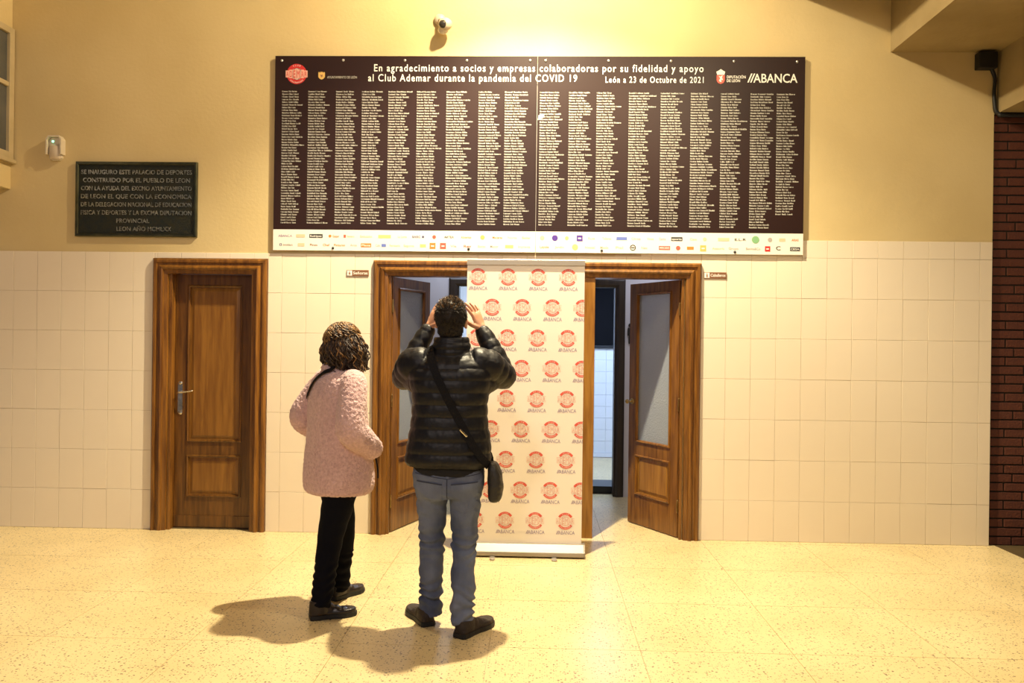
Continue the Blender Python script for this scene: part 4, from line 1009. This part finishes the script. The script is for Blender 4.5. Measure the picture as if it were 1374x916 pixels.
# teddy coat
c = MB()
def fold(z): return 0
stack(c, [(.668, .0, .004, .190, .158), (.690, .0, .004, .208, .178), (.76, 0, .004, .214, .184), (.88, 0, .0, .208, .172), (1.00, 0, -.004, .200, .158), (1.12, 0, -.008, .196, .148), (1.22, 0, -.012, .200, .142), (1.30, 0, -.012, .186, .122), (1.350, 0, -.006, .120, .090), (1.375, .0, .0, .078, .070)], n=60, rot=WR, c0=(wx, wy), pw=2.35)
limb(c, [Y_(-.060, -.035, 1.355), Y_(0, -.078, 1.368), Y_(.060, -.035, 1.355), Y_(.066, .03, 1.345), Y_(.03, .085, 1.31)], [.032, .034, .033, .032, .03], n=16)
limb(c, [Y_(-.060, -.035, 1.355), Y_(-.066, .03, 1.345), Y_(-.03, .085, 1.31)], [.032, .032, .03], n=16)
for s, S_, E_, W_ in ((1, SR, ER, WRr), (-1, SL, EL, WLl)):
    S_, E_, W_ = Vector(S_), Vector(E_), Vector(W_)
    limb(c, [S_ - Y_.r @ Vector((s * .05, 0, .02)), S_ + Y_.r @ Vector((s * .0, 0, -.005)), S_ * .5 + E_ * .5 + Y_.r @ Vector((s * .012, -.008, 0)), E_, E_ * .5 + W_ * .5 + Vector((0, 0, -.004)), W_ + (W_ - E_).normalized() * .01], [.070, .076, .078, .082, .078, .066], n=26, sub=8)
def teddy(p):
    q = p * 1.0
    return .0036 * nz(q, 70) + .0022 * nz(q + Vector((5, 2, 1)), 105) + .007 * nz(Vector((q.x * 6, q.y * 6, q.z * 3.2)), 1.0)
coat = fuse(c, 'fleece_coat', M['teddy'], wom, .0055, 12, teddy)
_s = fuse(c, 'smooth_form', M['teddy'], None, .012, 6); CT = bvh(_s); bpy.data.objects.remove(_s)
pz_ = MB(); limb(pz_, [Y_(.218, .115, .885), Y_(.220, .128, .82), Y_(.214, .135, .765)], [.004, .005, .004], n=8, sub=4); pz_.build('pocket_opening', M['strap'], wom)
# curly hair: a shaped mass and curling locks hanging over it
def curly(C, R, parent):
    C = Vector(C); Ri = R.inverted(); rr = random.Random(11)
    base = MB()
    base.ell(C + R @ Vector((0, -.016, .026)), (.084, .100, .093), R, 28, 18)
    base.ell(C + R @ Vector((0, -.040, -.055)), (.105, .080, .095), R, 28, 18)
    for s in (-1, 1): base.ell(C + R @ Vector((s * .078, .010, -.055)), (.036, .058, .090), R, 18, 12)
    hs = fuse(base, 'hair', M['hair_woman'], parent, .007, 2, lambda p: .010 * nz(p, 32) + .004 * nz(p, 70))
    mb = MB()
    for k in range(820):
        a = rr.uniform(-PI, PI); 
        if abs(a) < .62: a = math.copysign(rr.uniform(.62, PI), a)         # a = 0 is the face
        el = rr.choice((rr.uniform(.05, 1.25), rr.uniform(.9, 1.5))); top = Vector((math.sin(a) * math.cos(el) * .082, math.cos(a) * math.cos(el) * .098 - .014, .026 + math.sin(el) * .092))
        wdt = rr.uniform(.108, .142); 
        end = Vector((math.sin(a) * wdt, math.cos(a) * (wdt * .85) - .025, -rr.uniform(.085, .160)))
        out = Vector((math.sin(a), math.cos(a), 0)); P = []; n_ = 15; ph = rr.uniform(0, 6.28); turns = rr.uniform(2.0, 3.4) * rr.choice((-1, 1)); rad = rr.uniform(.007, .014)
        tn = rr.uniform(.15, 1.0)
        end = end * 1; end.x *= (.72 + .28 * tn); end.y = (end.y + .025) * (.72 + .28 * tn) - .025
        for i in range(n_):
            t = i / (n_ - 1); q = top.lerp(end, t); q += out * .030 * math.sin(PI * min(1, t * 1.1)); am = rad * min(1, t * 1.8)
            tg = Vector((math.cos(a), -math.sin(a), 0)); q += (tg * math.cos(ph + turns * 2 * PI * t) + out * math.sin(ph + turns * 2 * PI * t)) * am
            P.append(C + R @ q)
        r0 = rr.uniform(.0028, .0046); mb.cur = 1 if rr.random() < .20 else 0
        limb(mb, P, [r0 * (1 if i < n_ - 4 else .75) for i in range(n_)], n=5, sub=1, cap=True)
    for k in range(300):                                   # short wavy locks over the crown, mostly gold to paint in the lamp's glow
        a = rr.uniform(-PI, PI); P = []; ph = rr.uniform(0, 6.28); e0 = rr.uniform(.75, 1.5); e1 = e0 - rr.uniform(.45, .75); sw = rr.uniform(-.25, .25)
        for i in range(10):
            t = i / 9; e_ = e0 + (e1 - e0) * t; aa = a + sw * t + .12 * math.sin(ph + t * 9); k_ = 1.06 + .05 * math.sin(ph + t * 7) + .02 * t
            P.append(C + R @ Vector((math.sin(aa) * math.cos(e_) * .088 * k_, math.cos(aa) * math.cos(e_) * .104 * k_ - .016, .026 + math.sin(e_) * .098 * k_)))
        r0 = rr.uniform(.0024, .0038); mb.cur = 1 if rr.random() < .62 else 0
        limb(mb, P, [r0] * 10, n=5, sub=1, cap=True)
    mb.build('curls', [M['hair_woman'], M['hair_tint']], hs, smooth=True, fixn=False, kind='stuff')
    return hs
curly(WHC, WHR, wom)
# her shoulder bag: strap over the back of the coat, bag at the front
WSTRAP = [Y_(.050, .105, 1.315), Y_(.075, .02, 1.385)]
for (x_, z_) in ((-1.088, 1.400), (-1.130, 1.366), (-1.172, 1.345), (-1.215, 1.312), (-1.246, 1.275), (-1.268, 1.236), (-1.286, 1.20)):
    h_ = CT.ray_cast(Vector((x_, -3.0, z_)), Vector((0, 1, 0)), 3.0)
    WSTRAP.append(tuple(h_[0]) if h_[0] is not None else (x_, -1.85, z_))
wb_ = root('shoulder_bag', Y_(-.20, .20, .90), 'thin black shoulder bag strap crossing the back of the pink fleece coat', 'bag')
ribbon('strap', M['strap'], wb_, WSTRAP, .020, CT, .011, .004)
ribbon('strap', M['strap'], wb_, [Y_(.050, .105, 1.315), Y_(-.02, .165, 1.18), Y_(-.10, .20, 1.03), Y_(-.15, .21, .95)], .022, CT, .009, .004)
bg = MB(); stack(bg, [(.80, -.13, .215, .085, .022), (.82, -.13, .217, .092, .030), (.90, -.13, .217, .090, .030), (.955, -.13, .213, .080, .020)], n=32, rot=WR, c0=(wx, wy), pw=3.5)
fuse(bg, 'bag_body', M['bag'], wb_, .006, 2)
man['label'] = 'person in black quilted jacket and blue jeans standing with both hands raised to the face'
